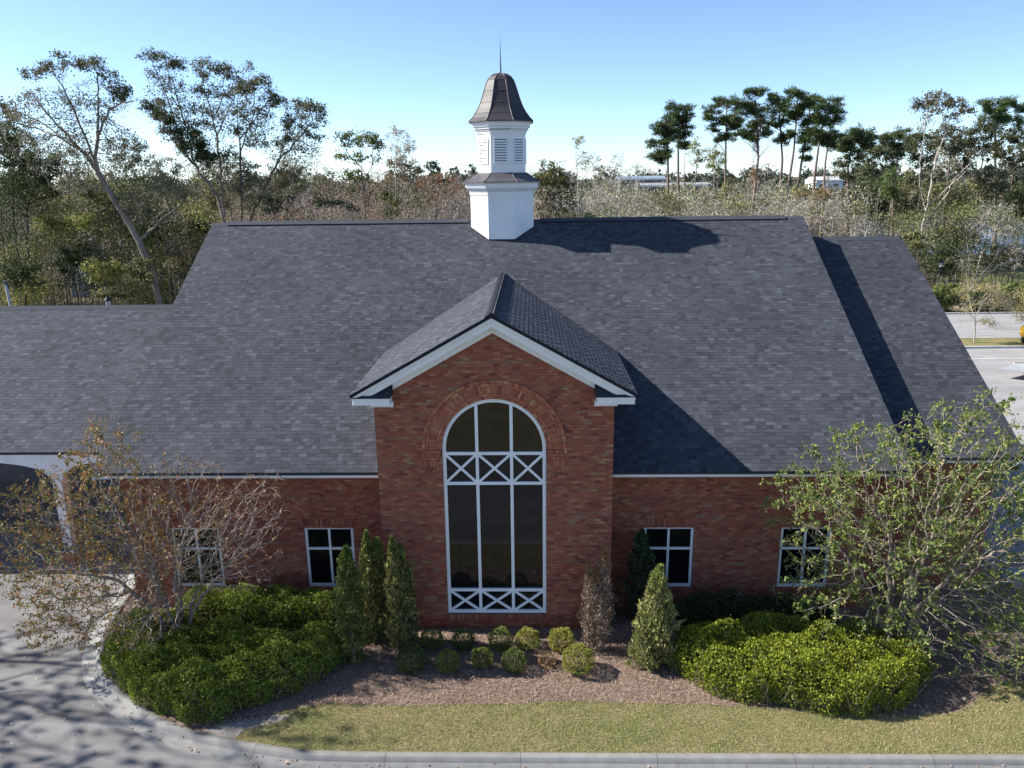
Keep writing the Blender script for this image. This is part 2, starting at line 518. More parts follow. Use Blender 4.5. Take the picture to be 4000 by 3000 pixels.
r0 = WW+0.004
for nb, th, proud, shade in ((58, 0.088, 0.012, 1.0), (23, 0.078, 0.022, 1.0), (68, 0.205, 0.030, 1.02), (27, 0.080, 0.042, 1.0), (78, 0.100, 0.056, 1.12)):
    for i in range(nb):
        g = 0.004/r0
        a0, a1 = math.pi*i/nb+g, math.pi*(i+1)/nb-g
        ra, rb = r0+0.004, r0+th-0.004
        P4 = [(WX+ra*math.cos(a), ZS+ra*math.sin(a)) for a in (a1, a0)]+[(WX+rb*math.cos(a), ZS+rb*math.sin(a)) for a in (a0, a1)]
        voussoir(P4, proud+RNG.uniform(-.003, .003), brick_color()[0]*shade*1.12+np.array([.015, .014, .005]))
    r0 += th
for sgn in (-1, 1):
    for zt, zh, xa, xb, nb, proud in ((ZS-0.005, 0.10, 0.03, 0.565, 7, 0.05), (ZS-0.11, 0.095, 0.06, 0.55, 6, 0.04), (ZS-0.21, 0.095, 0.10, 0.53, 6, 0.032), (ZS-0.31, 0.2, 0.11, 0.51, 5, 0.024)):
        wd = (xb-xa)/nb
        for i in range(nb):
            p, q = WX+sgn*(WW+xa+i*wd+0.004), WX+sgn*(WW+xa+(i+1)*wd-0.004)
            p, q = min(p, q), max(p, q)
            voussoir([(p, zt-zh+.004), (q, zt-zh+.004), (q, zt-.004), (p, zt-.004)], proud, brick_color()[0]*1.15+np.array([.015, .014, .005]))


def soldier_row(name, x0, x1, z0, z1, y, proud, wd=0.0677, parent=None):
    b = MB(); nb = round((x1-x0)/wd); w = (x1-x0)/nb
    b.quad((x0, y-0.004, z0), (x1, y-0.004, z0), (x1, y-0.004, z1), (x0, y-0.004, z1), (0.22, 0.18, 0.15))
    for i in range(nb):
        brick_block(b, x0+i*w+.004, x0+(i+1)*w-.004, z0+.004, z1-.004, y, proud+RNG.uniform(-.002, .002), brick_color()[0])
    o = b.build(name, M_BRICK, parent or BLD); o['kind'] = 'stuff'
    return o


soldier_row('sill_course', WX-WW, WX+WW, ZB-0.205, ZB-0.005, 0.012, 0.014, parent=gable_wall)

# wing walls with their windows
SW, SZB, SZT = 1.475, 0.78, 2.735
YW = 1.15
SMALL = [(-9.15, YW), (-5.09, YW), (5.07, YW), (9.11, YW)]


def wing_holes(centres):
    def f(za, zb):
        zc = (za+zb)/2
        if SZB < zc < SZT:
            return [(c-SW/2, c+SW/2) for c in centres]
        return []
    return f


wl = brick_wall('wing_wall', -11.2, -3.25, 0.06, 57, YW, wing_holes([-9.15, -5.09]), phase=0)
wr = brick_wall('wing_wall', 3.25, 11.2, 0.06, 57, YW, wing_holes([5.07, 9.11]), phase=0)
we = brick_wall('annex_wall', 11.2, 15.2, 0.06, 56, 2.55, lambda a, c: [], phase=1)
for cx, y in SMALL:
    w = wl if cx < 0 else wr
    soldier_row('lintel_course', cx-SW/2-.1, cx+SW/2+.1, SZT+0.002, SZT+0.088, y, 0.016, parent=w)
    soldier_row('lintel_course', cx-SW/2-.1, cx+SW/2+.1, SZT+0.094, SZT+0.30, y, 0.020, parent=w)
    soldier_row('lintel_course', cx-SW/2-.1, cx+SW/2+.1, SZT+0.306, SZT+0.40, y, 0.026, parent=w)
    soldier_row('sill_course', cx-SW/2-.02, cx+SW/2+.02, SZB-0.12, SZB-0.004, y, 0.03, parent=w)
# side and rear walls
b = MB()
for sx in (-1, 1):
    x = 3.252*sx
    b.quad((x, -0.003, 0), (x, 5.2, 0), (x, 5.2, 7.35), (x, -0.003, 7.35))
    x = 11.202*sx; yw_ = YW-.014
    b.add([(x, yw_, 0), (x, 21.5, 0), (x, 21.5, 4.8), (x, 11.3, 10.95), (x, yw_, 4.8)], [(0, 1, 2, 3, 4)])
b.add([(15.2, 2.55, 0), (15.2, 20.6, 0), (15.2, 20.6, 4.7), (15.2, 11.6, 10.2), (15.2, 2.55, 4.8)], [(0, 1, 2, 3, 4)])
b.quad((-11.2, 21.5, 0), (11.2, 21.5, 0), (11.2, 21.5, 4.8), (-11.2, 21.5, 4.8)); b.quad((11.2, 20.6, 0), (15.2, 20.6, 0), (15.2, 20.6, 4.7), (11.2, 20.6, 4.7))
b.build('side_wall', M_SIDE, BLD)
# dark rooms behind the panes: a plain floor and back wall
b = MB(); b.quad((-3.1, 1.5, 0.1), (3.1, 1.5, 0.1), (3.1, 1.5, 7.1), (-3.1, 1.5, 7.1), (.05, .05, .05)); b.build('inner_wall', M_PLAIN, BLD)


# ---------------------------------------------------------------- windows
def bar(b, x0, z0, x1, z1, w, y0, y1, c=WHITE):
    d = np.array([x1-x0, z1-z0]); L = np.linalg.norm(d); d = d/L; n = np.array([-d[1], d[0]])*w/2
    p = [(x0+n[0], z0+n[1]), (x0-n[0], z0-n[1]), (x1-n[0], z1-n[1]), (x1+n[0], z1+n[1])]
    b.prism([(a, y0, e) for a, e in p], (0, y1-y0, 0), c)


def pane(win, pts, y):
    b = MB(); b.poly([(x, y, z) for x, z in pts]); b.build('pane', M_GLASS, win)


def arched_window():
    win = part('arched_window'); F0, F1 = 0.045, 0.13; fw = 0.095
    W, x0, x1 = WW-0.004, WX-WW+0.004, WX+WW-0.004
    f = MB()
    f.box(x0, x0+fw, F0, F1, ZB, ZS, WHITE); f.box(x1-fw, x1, F0, F1, ZB, ZS, WHITE); f.box(x0+fw, x1-fw, F0+.001, F1, ZB, ZB+fw, WHITE)
    n = 40
    for i in range(n):
        a0, a1 = math.pi*i/n, math.pi*(i+1)/n
        P = lambda r, a, y: (WX+r*math.cos(a), y, ZS+r*math.sin(a))
        f.quad(P(W-fw, a0, F0), P(W, a0, F0), P(W, a1, F0), P(W-fw, a1, F0), WHITE)
        f.quad(P(W-fw, a0, F0), P(W-fw, a1, F0), P(W-fw, a1, F1), P(W-fw, a0, F1), WHITE)
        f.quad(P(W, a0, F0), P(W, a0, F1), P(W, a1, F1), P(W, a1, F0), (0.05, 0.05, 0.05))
    f.build('frame', M_WHITE, win)
    xm = [x0+fw/2, WX-0.475, WX+0.475, x1-fw/2]
    mw = 0.085
    for x in xm[1:3]:
        m = MB(); zt = ZS+math.sqrt((W-fw/2)**2-(x-WX)**2)
        m.box(x-mw/2, x+mw/2, F0+.004, F1-.004, ZB+fw, zt, WHITE); m.build('mullion', M_WHITE, win)
    zt = [ZB+fw/2, 1.30, 4.60, 5.48]
    for z in zt[1:]:
        m = MB()
        for i in range(3):
            m.box(xm[i]+mw/2, xm[i+1]-mw/2, F0+.006, F1-.006, z-mw/2, z+mw/2, WHITE)
        m.build('transom', M_WHITE, win)
    for za, zb in ((zt[0], zt[1]), (zt[2], zt[3])):
        for i in range(3):
            for sgn in (0, 1):
                m = MB(); xa, xb = xm[i]+mw/2, xm[i+1]-mw/2
                if sgn:
                    bar(m, xa, za+mw/2, xb, zb-mw/2, 0.066, F0+.010, F1-.02)
                else:
                    bar(m, xa, zb-mw/2, xb, za+mw/2, 0.066, F0+.013, F1-.023)
                m.build('diagonal_bar', M_WHITE, win)
    yp = 0.105
    for za, zb in ((zt[0], zt[1]), (zt[1], zt[2]), (zt[2], zt[3])):
        for i in range(3):
            pane(win, [(xm[i], za), (xm[i+1], za), (xm[i+1], zb), (xm[i], zb)], yp+RNG.uniform(-.002, .002))
    for i in range(3):
        xs = np.linspace(xm[i], xm[i+1], 9)
        top = [(x, ZS+math.sqrt(max((W-fw/2)**2-(x-WX)**2, 0))) for x in xs[::-1]]
        pane(win, [(xm[i], zt[3]), (xm[i+1], zt[3])]+top, yp+RNG.uniform(-.002, .002))


arched_window()


def small_window(cx, y):
    win = part('window'); F0, F1, fw = y+0.03, y+0.11, 0.075
    x0, x1 = cx-SW/2+.003, cx+SW/2-.003
    f = MB(); f.box(x0, x0+fw, F0, F1, SZB, SZT, WHITE); f.box(x1-fw, x1, F0, F1, SZB, SZT, WHITE)
    f.box(x0+fw, x1-fw, F0+.001, F1, SZB, SZB+fw*1.1, WHITE); f.box(x0+fw, x1-fw, F0+.001, F1, SZT-fw*.7, SZT, WHITE)
    f.build('frame', M_WHITE, win)
    zm = SZB+1.26
    m = MB(); m.box(cx-.033, cx+.033, F0+.005, F1-.01, SZB+fw, SZT-fw*.7, WHITE); m.build('mullion', M_WHITE, win)
    m = MB(); m.box(x0+fw, cx-.033, F0+.008, F1-.012, zm-.033, zm+.033, WHITE); m.box(cx+.033, x1-fw, F0+.008, F1-.012, zm-.033, zm+.033, WHITE); m.build('transom', M_WHITE, win)
    for xa, xb in ((x0+.02, cx), (cx, x1-.02)):
        for za, zb in ((SZB+.02, zm), (zm, SZT-.02)):
            pane(win, [(xa, za), (xb, za), (xb, zb), (xa, zb)], F0+.055)


for cx, y in SMALL:
    small_window(cx, y)

# ---------------------------------------------------------------- roofs
SL = 0.60
GREY = np.array([0.050, 0.055, 0.068])


def shingle_rows(o, u, up, nrm, L, H, expo=0.143, keep=None, tone=1.0):
    """list of tabs (corner, width) over a slope; o eave corner, u along the eave, up the slope"""
    tabs = []; rows = int(H/expo)
    widths = [0.14, 0.19, 0.24, 0.30]
    for r in range(rows+1):
        x = -RNG.uniform(0, 0.3); hi = RNG.random() < .5
        while x < L:
            w = widths[RNG.integers(4)]; a, e = max(x, 0), min(x+w, L)
            if e-a > 0.04:
                c = o+u*(a+e)/2+up*(r*expo+expo/2)
                if keep is None or keep(c):
                    tabs.append((a, e-a, r, hi, abs(e-a-w) < 1e-6))
            x += w; hi = not hi
    return tabs


SH_TONES = np.array([0.68, 0.82, 0.94, 1.06, 1.22, 1.45])


def tab_block(b, P, u, up, nrm, w, expo, th, c, tail=.0045):
    """one tab: thick lower edge, tail slipping under the course above"""
    g = 0.002; rs = 0.016
    A, B_ = P+u*g+nrm*th, P+u*(w-g)+nrm*th
    Cc, D = P+u*(w-g)+up*(expo+.01)+nrm*tail, P+u*g+up*(expo+.01)+nrm*tail
    b.add([A, B_, Cc, D, P+u*g-nrm*rs, P+u*(w-g)-nrm*rs], [(0, 1, 2, 3), (4, 5, 1, 0)], c)
    b.add([A, D, P+u*g-nrm*rs, B_, Cc, P+u*(w-g)-nrm*rs], [(0, 1, 2), (3, 5, 4)], c)


def shingles(parent, o, u, up, L, H, keep=None, singles=0, tone=1.0, seed=0, expo=0.143, thick=1.0):
    o, u, up = (np.asarray(v, float) for v in (o, u, up)); nrm = np.cross(u, up)
    if nrm[2] < 0:
        nrm = -nrm
    tabs = shingle_rows(o, u, up, nrm, L, H, expo, keep)
    ctr = np.array([o+u*(a+w/2)+up*(r*expo+expo/2) for a, w, r, h, f in tabs])
    d2 = ((ctr-CAM)**2).sum(1); cosv = np.abs(((CAM-ctr) @ nrm))/np.sqrt(d2)
    area = np.array([w for a, w, r, h, f in tabs])*cosv/d2
    area[[not t[4] for t in tabs]] = 0
    pick = set(np.argsort(-area)[:singles]) if singles else set()
    b = MB(); cache = {}
    for i, (a, w, r, hi, full) in enumerate(tabs):
        t = int(np.clip(RNG.normal(2.4 if not hi else 3.2, 1.25), 0, 5)); th = (0.011 if hi else 0.007)*thick
        P = o+u*a+up*(r*expo)
        wob = 1+0.10*math.sin(ctr[i][0]*0.9+seed)*math.sin(ctr[i][1]*1.3+ctr[i][0]*0.35)
        if i in pick:
            key = (round(w, 2), t, hi)
            if key not in cache:
                q = MB(); tab_block(q, np.zeros(3), u, up, nrm, w, expo, th, GREY*SH_TONES[t]*tone); cache[key] = q.mesh('shingle', M_SHINGLE)
            s_ = link('shingle', cache[key], parent); s_.location = P
        else:
            tab_block(b, P, u, up, nrm, w, expo, th, GREY*SH_TONES[t]*tone*wob, .0045 if thick == 1 else .0085)
    s_ = b.build('shingle_courses', M_SHINGLE, parent); s_['kind'] = 'stuff'


def roof_deck(name, x0, x1, ye, ze, yr, yb, th=0.10):
    """two-slope roof body, ridge along x"""
    zr = ze+SL*(yr-ye); b = MB(); c = GREY*0.8
    prof = [(ye, ze), (yr, zr), (yb, ze), (yb, ze-th), (yr, zr-th*1.3), (ye, ze-th)]
    b.prism([(x0, y, z) for y, z in prof], (x1-x0, 0, 0), c)
    return b.build(name, M_SHINGLE, BLD)


cs = 1/math.sqrt(1+SL*SL)
UPF = np.array([0, cs, SL*cs]); UPB = np.array([0, -cs, SL*cs]); UX = np.array([1.0, 0, 0])
# main roof
XE, YE, ZE, YR = 11.72, 0.58, 4.742, 11.30
ZR = ZE+SL*(YR-YE)
main_roof = roof_deck('roof', -XE, XE, YE, ZE, YR, 2*YR-YE)
zmain = lambda y: ZE+SL*(y-YE)


def under_gable(c):
    return not (abs(c[0]) < 3.25 and c[1] < 0.58+(gz(c[0])-4.742)/SL-0.35)


LS = (YR-YE)/cs
shingles(main_roof, (-XE, YE-0.02, ZE-0.008), UX, UPF, 2*XE, LS, keep=under_gable, singles=300)
b = MB(); b.quad((XE, 2*YR-YE, ZE+.012), (-XE, 2*YR-YE, ZE+.012), (-XE, YR, ZR+.012), (XE, YR, ZR+.012), GREY); b.build('rear_slope', M_SHINGLE, main_roof)
# annex (lower roof to the east)
AX0, AX1, AYE, AYR = 11.25, 15.75, 2.0, 11.55
AZE = 4.60
annex_roof = roof_deck('annex_roof', AX0, AX1, AYE, AZE, AYR, 2*AYR-AYE)
shingles(annex_roof, (AX0, AYE-.02, AZE-.008), UX, UPF, AX1-AX0, (AYR-AYE)/cs, tone=0.9, seed=2)
# entrance canopy to the west
PX0, PX1, PYE, PYR, PZE = -38.5, -11.15, 4.05, 10.5, 4.14
canopy_roof = roof_deck('canopy_roof', PX0, PX1, PYE, PZE, PYR, 2*PYR-PYE)
shingles(canopy_roof, (PX0, PYE-.02, PZE-.008), UX, UPF, PX1-PX0, (PYR-PYE)/cs, tone=1.12, seed=4)
# front gable roof, ridge along y
GY0, GX = -0.46, 3.78
b = MB(); yb = lambda x: YE+(gz(x)-ZE)/SL
for sx in (-1, 1):
    top = [(0, GY0, gz(0)), (sx*GX, GY0, gz(GX)), (sx*GX, yb(GX)+.15, gz(GX)), (0, yb(0)+.15, gz(0))]
    b.poly(top if sx > 0 else top[::-1], GREY)
    b.poly([(x, y, z-0.09) for x, y, z in top], GREY*.6)
    b.quad(top[0], top[1], tuple(np.array(top[1])-(0, 0, .09)), tuple(np.array(top[0])-(0, 0, .09)), (0.02, 0.02, 0.022))
    b.quad(top[1], top[2], tuple(np.array(top[2])-(0, 0, .09)), tuple(np.array(top[1])-(0, 0, .09)), (0.03, 0.03, 0.032))
gable_roof = b.build('gable_roof', M_SHINGLE, BLD)
gs = 0.563; gc = 1/math.sqrt(1+gs*gs)
for sx in (-1, 1):
    shingles(gable_roof, (sx*(GX+.02), GY0-.015, gz(GX)-.012), (0, 1.0, 0), (-sx*gc, 0, gs*gc), yb(0)-GY0, GX/gc, keep=lambda c: c[1] < YE+(gz(c[0])-ZE)/SL+.08, seed=6+sx, tone=1.08, thick=1.7)
# ridge caps and vents
for x0, x1, nm in ((-11.05, -1.45, 0), (1.4, 11.0, 0)):
    b = MB(); z = ZR+0.015
    for sx in (-1, 1):
        b.quad((x0, YR+sx*.17, z-.05), (x1, YR+sx*.17, z-.05), (x1, YR, z+.075), (x0, YR, z+.075), GREY*1.1)
        b.quad((x0, YR+sx*.17, z-.09), (x1, YR+sx*.17, z-.09), (x1, YR+sx*.17, z-.05), (x0, YR+sx*.17, z-.05), GREY*.35)
    for x in (x0, x1):
        b.poly([(x, YR-.17, z-.1), (x, YR+.17, z-.1), (x, YR+.17, z-.05), (x, YR, z+.075), (x, YR-.17, z-.05)], GREY*.6)
    b.build('ridge_vent', M_SHINGLE, main_roof)
b = MB()
for sx in (-1, 1):
    b.quad((-XE, YR+sx*.15, ZR-.072), (XE, YR+sx*.15, ZR-.072), (XE, YR, ZR+.02), (-XE, YR, ZR+.02), GREY)
b.build('ridge_cap', M_SHINGLE, main_roof)
for rf, x0, x1, yr, zr in ((annex_roof, AX0, AX1, AYR, AZE+SL*(AYR-AYE)), (canopy_roof, PX0, PX1, PYR, PZE+SL*(PYR-PYE))):
    b = MB()
    for sx in (-1, 1):
        b.quad((x0, yr+sx*.17, zr-.08), (x1-.1, yr+sx*.17, zr-.08), (x1-.1, yr, zr+.06), (x0, yr, zr+.06), GREY*1.05)
        b.quad((x0, yr+sx*.17, zr-.12), (x1-.1, yr+sx*.17, zr-.12), (x1-.1, yr+sx*.17, zr-.08), (x0, yr+sx*.17, zr-.08), GREY*.35)
    b.build('ridge_vent', M_SHINGLE, rf)
y = GY0-0.03; k = 0
while y < yb(0)-0.05:
    b = MB(); t0, t1 = 0.062, 0.048; ya, ye_ = y, y+0.175
    for sx in (-1, 1):
        b.quad((0, ya, gz(0)+t0), (sx*.17, ya, gz(.17)+t0*.75), (sx*.17, ye_, gz(.17)+t1*.75), (0, ye_, gz(0)+t1), GREY*RNG.uniform(1.0, 1.45))
        b.quad((0, ya, gz(0)+t0), (sx*.17, ya, gz(.17)+t0*.75), (sx*.17, ya, gz(.17)), (0, ya, gz(0)), GREY*.4)
        b.quad((sx*.17, ya, gz(.17)+t0*.75), (sx*.17, ye_, gz(.17)+t1*.75), (sx*.17, ye_, gz(.17)-.01), (sx*.17, ya, gz(.17)-.01), GREY*.35)
    b.build('ridge_cap', M_SHINGLE, gable_roof)
    y += 0.158

# ---------------------------------------------------------------- cornices, returns
# eaves of the wings: fascia with a small moulding, soffit
def eave(x0, x1, ye, ze, yw, side=True):
    b = MB(); c = WHITE*.98
    b.box(x0, x1, ye+.005, ye+.05, ze-.085, ze-.022, c); b.box(x0, x1, ye+.04, ye+.085, ze-.175, ze-.085, c); b.box(x0, x1, ye+.07, ye+.11, ze-.205, ze-.175, c)
    b.quad((x0, ye+.11, ze-.19), (x1, ye+.11, ze-.19), (x1, yw+.02, ze-.19), (x0, yw+.02, ze-.19), c)
    b.box(x0+.3, x1-.3, yw-.03, yw+.0, ze-.33, ze-.19, c)
    b.build('eave_cornice', M_WHITE, BLD)


eave(-XE+.02, -3.252, YE, ZE, YW); eave(3.252, XE-.02, YE, ZE, YW); eave(11.3, AX1-.02, AYE, AZE, 2.55)
# rake boards of the main gables
for sx, xe, ye, ze, yr in ((-1, XE, YE, ZE, YR), (1, XE, YE, ZE, YR), (1, AX1, AYE, AZE, AYR)):
    b = MB(); x = sx*xe
    for y0, y1 in ((ye, yr), (yr, 2*yr-ye)):
        z0, z1 = (ze, ze+SL*(yr-ye)) if y0 == ye else (ze+SL*(yr-ye), ze)
        b.prism([(x-sx*.03, y0, z0-.03), (x-sx*.03, y1, z1-.03), (x-sx*.03, y1, z1-.24), (x-sx*.03, y0, z0-.24)], (-sx*.05, 0, 0), WHITE)
        b.quad((x-sx*.08, y0, z0-.2), (x-sx*.08, y1, z1-.2), (x-sx*.56, y1, z1-.2), (x-sx*.56, y0, z0-.2), WHITE)
    b.build('rake_board', M_WHITE, BLD)
# raking cornice of the front gable: crown, fascia, frieze board
b = MB()
for sx in (-1, 1):
    def strip(o0, o1, y0, y1, xin=0.0, xout=GX-.03):
        P = [(sx*xin, y0, gz(xin)-o0), (sx*xout, y0, gz(xout)-o0), (sx*xout, y0, gz(xout)-o1), (sx*xin, y0, gz(xin)-o1)]
        b.prism(P, (0, y1-y0, 0), WHITE)
    strip(.09, .155, GY0+.03, GY0+.16); strip(.155, .185, GY0+.06, GY0+.16); strip(.185, .34, GY0+.11, GY0+.2)
    strip(.345, .36, GY0+.14, .0, 0, 3.3)
    strip(.34, .56, -.045, .0, 0, 3.24)
    # returns with their little pent roofs
    x0, x1 = 2.73, GX-.04
    zr = gz(GX)-.10
    P = lambda x: sx*x
    def bx(xa, xb, y0, y1, z0, z1):
        b.box(min(P(xa), P(xb)), max(P(xa), P(xb)), y0, y1, z0, z1, WHITE)
    bx(x0, x1, GY0+.02, .34, zr-.06, zr); bx(x0+.02, x1-.03, GY0+.05, .34, zr-.19, zr-.06); bx(x0-.02, x1-.42, -.10, .2, zr-.33, zr-.19)
b.build('raking_cornice', M_WHITE, BLD)
for sx in (-1, 1):
    b = MB(); x0, x1 = 2.71, GX-.03; zr = gz(GX)-.10
    pts = [(sx*x0, GY0-.005, zr+.012), (sx*x1, GY0-.005, zr+.012), (sx*x1, .0, zr+.2), (sx*x0, .0, zr+.34)]
    b.poly(pts, GREY*.75); b.poly([(sx*x0, GY0-.005, zr+.012), (sx*x0, 0, zr+.34), (sx*x0, 0, zr+.002)], GREY*.5)
    b.build('return_roof', M_SHINGLE, BLD)

# ---------------------------------------------------------------- canopy: beam with flat arches, columns
c = WHITE*.97
ZT = PZE-.03
for y0 in (PYE+.07, 2*PYR-PYE-.40):
    b = MB(); b.box(PX0+.3, -11.72, y0, y0+.33, ZT-.15, ZT, c)
    COLS = [-37.6, -32.2, -26.6, -20.9, -15.1]
    ends = [(-37.4, -32.4), (-32.0, -26.8), (-26.4, -21.1), (-20.7, -15.3), (-14.9, -11.25)]
    for xa, xb in ends:
        n = 14; xm = (xa+xb)/2; rise = 0.42
        for i in range(n):
            u0, u1 = i/n, (i+1)/n
            za, zb_ = (ZT-.92+rise*math.sqrt(max(1-(2*u-1)**2, 0))*1.35 for u in (u0, u1))
            x0, x1 = xa+(xb-xa)*u0, xa+(xb-xa)*u1
            P = [(x0, y0+.03, ZT-.15), (x1, y0+.03, ZT-.15), (x1, y0+.03, zb_), (x0, y0+.03, za)]
            b.prism(P, (0, .26, 0), c)
    for x in COLS:
        b.box(x-.2, x+.2, y0+.03, y0+.29, ZT-1.0, ZT-.15, c)
    b.build('canopy_beam', M_WHITE, BLD)
for y0 in (PYE+.07, 2*PYR-PYE-.40):
    for x in COLS:
        b = MB(); yc = y0+.16
        b.box(x-.15, x+.15, yc-.15, yc+.15, 0.45, ZT-1.08, c); b.box(x-.19, x+.19, yc-.19, yc+.19, ZT-1.08, ZT-1.0, c)
        b.box(x-.24, x+.24, yc-.24, yc+.24, 0.0, 0.40, np.array([.30, .11, .08])); b.box(x-.21, x+.21, yc-.21, yc+.21, 0.40, 0.45, c)
        b.build('column', M_WHITE, BLD)
b = MB(); b.quad((PX0+.3, PYE+.1, ZT-.16), (-11.22, PYE+.1, ZT-.16), (-11.22, 2*PYR-PYE-.1, ZT-.16), (PX0+.3, 2*PYR-PYE-.1, ZT-.16), (.45, .45, .45)); b.build('canopy_ceiling', M_PLAIN, BLD)

# ---------------------------------------------------------------- cupola
cup = part('cupola'); CX, CY = -0.09, 11.38


def octo(r, z, k=8, rot=math.pi/8):
    R_ = r/math.cos(math.pi/8)
    return np.array([(CX+R_*math.cos(rot+i*math.pi/4), CY+R_*math.sin(rot+i*math.pi/4), z) for i in range(8)])


def octa(b, prof, c):
    rings = [octo(r, z) for r, z in prof]
    for i in range(len(rings)-1):
        for j in range(8):
            b.add([rings[i][j], rings[i][(j+1) % 8], rings[i+1][(j+1) % 8], rings[i+1][j]], [(0, 1, 2, 3)], c)
    b.add(rings[0], [list(range(8))[::-1]], c); b.add(rings[-1], [list(range(8))], c)


b = MB(); octa(b, [(1.222, 10.0), (1.222, 12.185)], WHITE); b.build('base', M_WHITE, cup)
b = MB(); octa(b, [(1.25, 12.185), (1.25, 12.30), (1.235, 12.30), (1.235, 12.42), (1.36, 12.42), (1.36, 12.46), (1.405, 12.48), (1.405, 12.60), (1.47, 12.63), (1.47, 12.665)], WHITE); b.build('lower_cornice', M_WHITE, cup)
b = MB(); octa(b, [(1.245, 10.0), (1.245, 10.02)], GREY*.3); 
fl = MB()
for j in range(8):                     # flashing where the base meets the slope
    A, B_ = octo(1.232, 0)[j], octo(1.232, 0)[(j+1) % 8]
    za, zb_ = zmain(min(A[1], 2*YR-A[1])), zmain(min(B_[1], 2*YR-B_[1]))
    fl.quad((A[0], A[1], za), (B_[0], B_[1], zb_), (B_[0], B_[1], zb_+.055), (A[0], A[1], za+.055), GREY*.3)
fl.build('flashing', M_SHINGLE, cup)
BRZ = np.array([0.046, 0.043, 0.046])
b = MB(); octa(b, [(1.53, 12.655), (1.53, 12.68), (1.25, 12.80), (0.935, 13.01)], BRZ*1.5); b.build('skirt_roof', M_METAL, cup)
b = MB(); octa(b, [(0.92, 12.95), (0.92, 14.46)], WHITE); b.build('lantern', M_WHITE, cup)
b = MB(); octa(b, [(0.95, 14.44), (0.95, 14.52), (0.99, 14.56), (0.99, 14.60), (1.04, 14.61), (1.04, 14.68), (1.10, 14.70), (1.10, 14.80), (1.16, 14.84), (1.16, 14.87)], WHITE); b.build('upper_cornice', M_WHITE, cup)
BELL = [(1.225, 14.86), (1.225, 14.89), (1.09, 15.03), (0.97, 15.19), (0.86, 15.37), (0.775, 15.57), (0.70, 15.78), (0.635, 15.99), (0.565, 16.2), (0.49, 16.39), (0.40, 16.51), (0.27, 16.60), (0.10, 16.65)]
b = MB(); octa(b, BELL, BRZ*.8); b.build('bell_roof', M_METAL, cup)
for j in range(8):
    b = MB(); b.tube([octo(r+.004, z)[j] for r, z in BELL[1:]], 0.018, 5, BRZ*3.0+np.array([.03, .01, 0])); b.build('roof_seam', M_METAL, cup)
    b = MB(); b.tube([octo(r+.004, z)[j] for r, z in ((1.53, 12.68), (1.25, 12.80), (0.935, 13.01))], 0.016, 5, BRZ*2.2); b.build('roof_seam', M_METAL, cup)
for z in (15.19, 15.57, 15.99, 16.39):
    r = np.interp(z, [q[1] for q in BELL], [q[0] for q in BELL]); p = octo(r+.003, z)
    b = MB(); b.tube(np.concatenate([p, p[:1]]), 0.009, 4, BRZ*1.7, cap=False); b.build('panel_seam', M_METAL, cup)
b = MB(); b.tube([(CX, CY, 16.6), (CX, CY, 16.75), (CX, CY, 17.3), (CX, CY, 17.92)], [.055, .04, .024, .004], 8, (0.16, 0.2, 0.24)); b.build('spire', M_METAL, cup)
# dentils
for rr, z0, z1, nd in ((1.245, 12.315, 12.40, 16), (0.955, 14.53, 14.60, 12)):
    b = MB(); p = octo(rr, 0)
    for j in range(8):
        A, B_ = p[j], p[(j+1) % 8]; e = (B_-A); L = np.linalg.norm(e); e /= L; n = np.array([e[1], -e[0], 0])
        w = L/nd
        for i in range(nd):
            o0 = A+e*(i*w+w*.22)+n*0.0
            V = [o0, o0+e*w*.56, o0+e*w*.56+n*.035, o0+n*.035]
            b.prism([v+(0, 0, z0) for v in V], (0, 0, z1-z0), WHITE*.97)
    o = b.build('dentils', M_WHITE, cup); o['kind'] = 'stuff'
# louvres on the eight faces of the lantern
p = octo(0.92, 0)
for j in range(8):
    A, B_ = p[j], p[(j+1) % 8]; e = (B_-A); L = np.linalg.norm(e); e /= L; n = np.array([e[1], -e[0], 0]); m = (A+B_)/2
    R3 = np.array([e, -n, (0, 0, 1)]).T
    M = (R3, m)
    f = MB(); w, z0, z1 = 0.25, 13.33, 14.26
    f.box(-w, -w+.03, -.035, 0, z0, z1, WHITE, M); f.box(w-.03, w, -.035, 0, z0, z1, WHITE, M); f.box(-w+.03, w-.03, -.033, 0, z0, z0+.03, WHITE, M); f.box(-w+.03, w-.03, -.033, 0, z1-.03, z1, WHITE, M)
    f.box(-w+.03, w-.03, -.004, -.001, z0+.03, z1-.03, (.035, .035, .04), M)
    f.build('louvre_frame', M_WHITE, cup)
    if n[1] < 0.5:
        for i in range(9):
            z = z0+.045+i*0.096; q = MB()
            V = np.array([(-w+.03, -.006, z+.058), (w-.03, -.006, z+.058), (w-.03, -.034, z), (-w+.03, -.034, z), (-w+.03, -.006, z+.048), (w-.03, -.006, z+.048), (w-.03, -.034, z-.01), (-w+.03, -.034, z-.01)])
            V = V @ R3.T+m
            q.add(V, [(0, 3, 2, 1), (4, 5, 6, 7), (3, 7, 6, 2), (0, 1, 5, 4)], WHITE)
            q.build('louvre_slat', M_WHITE, cup)

# ------------------------------------------------------------------ plants: helpers
def unit(v):
    return v/(np.linalg.norm(v, axis=-1, keepdims=True)+1e-9)


def rand_dirs(n):
    return unit(RNG.normal(size=(n, 3)))


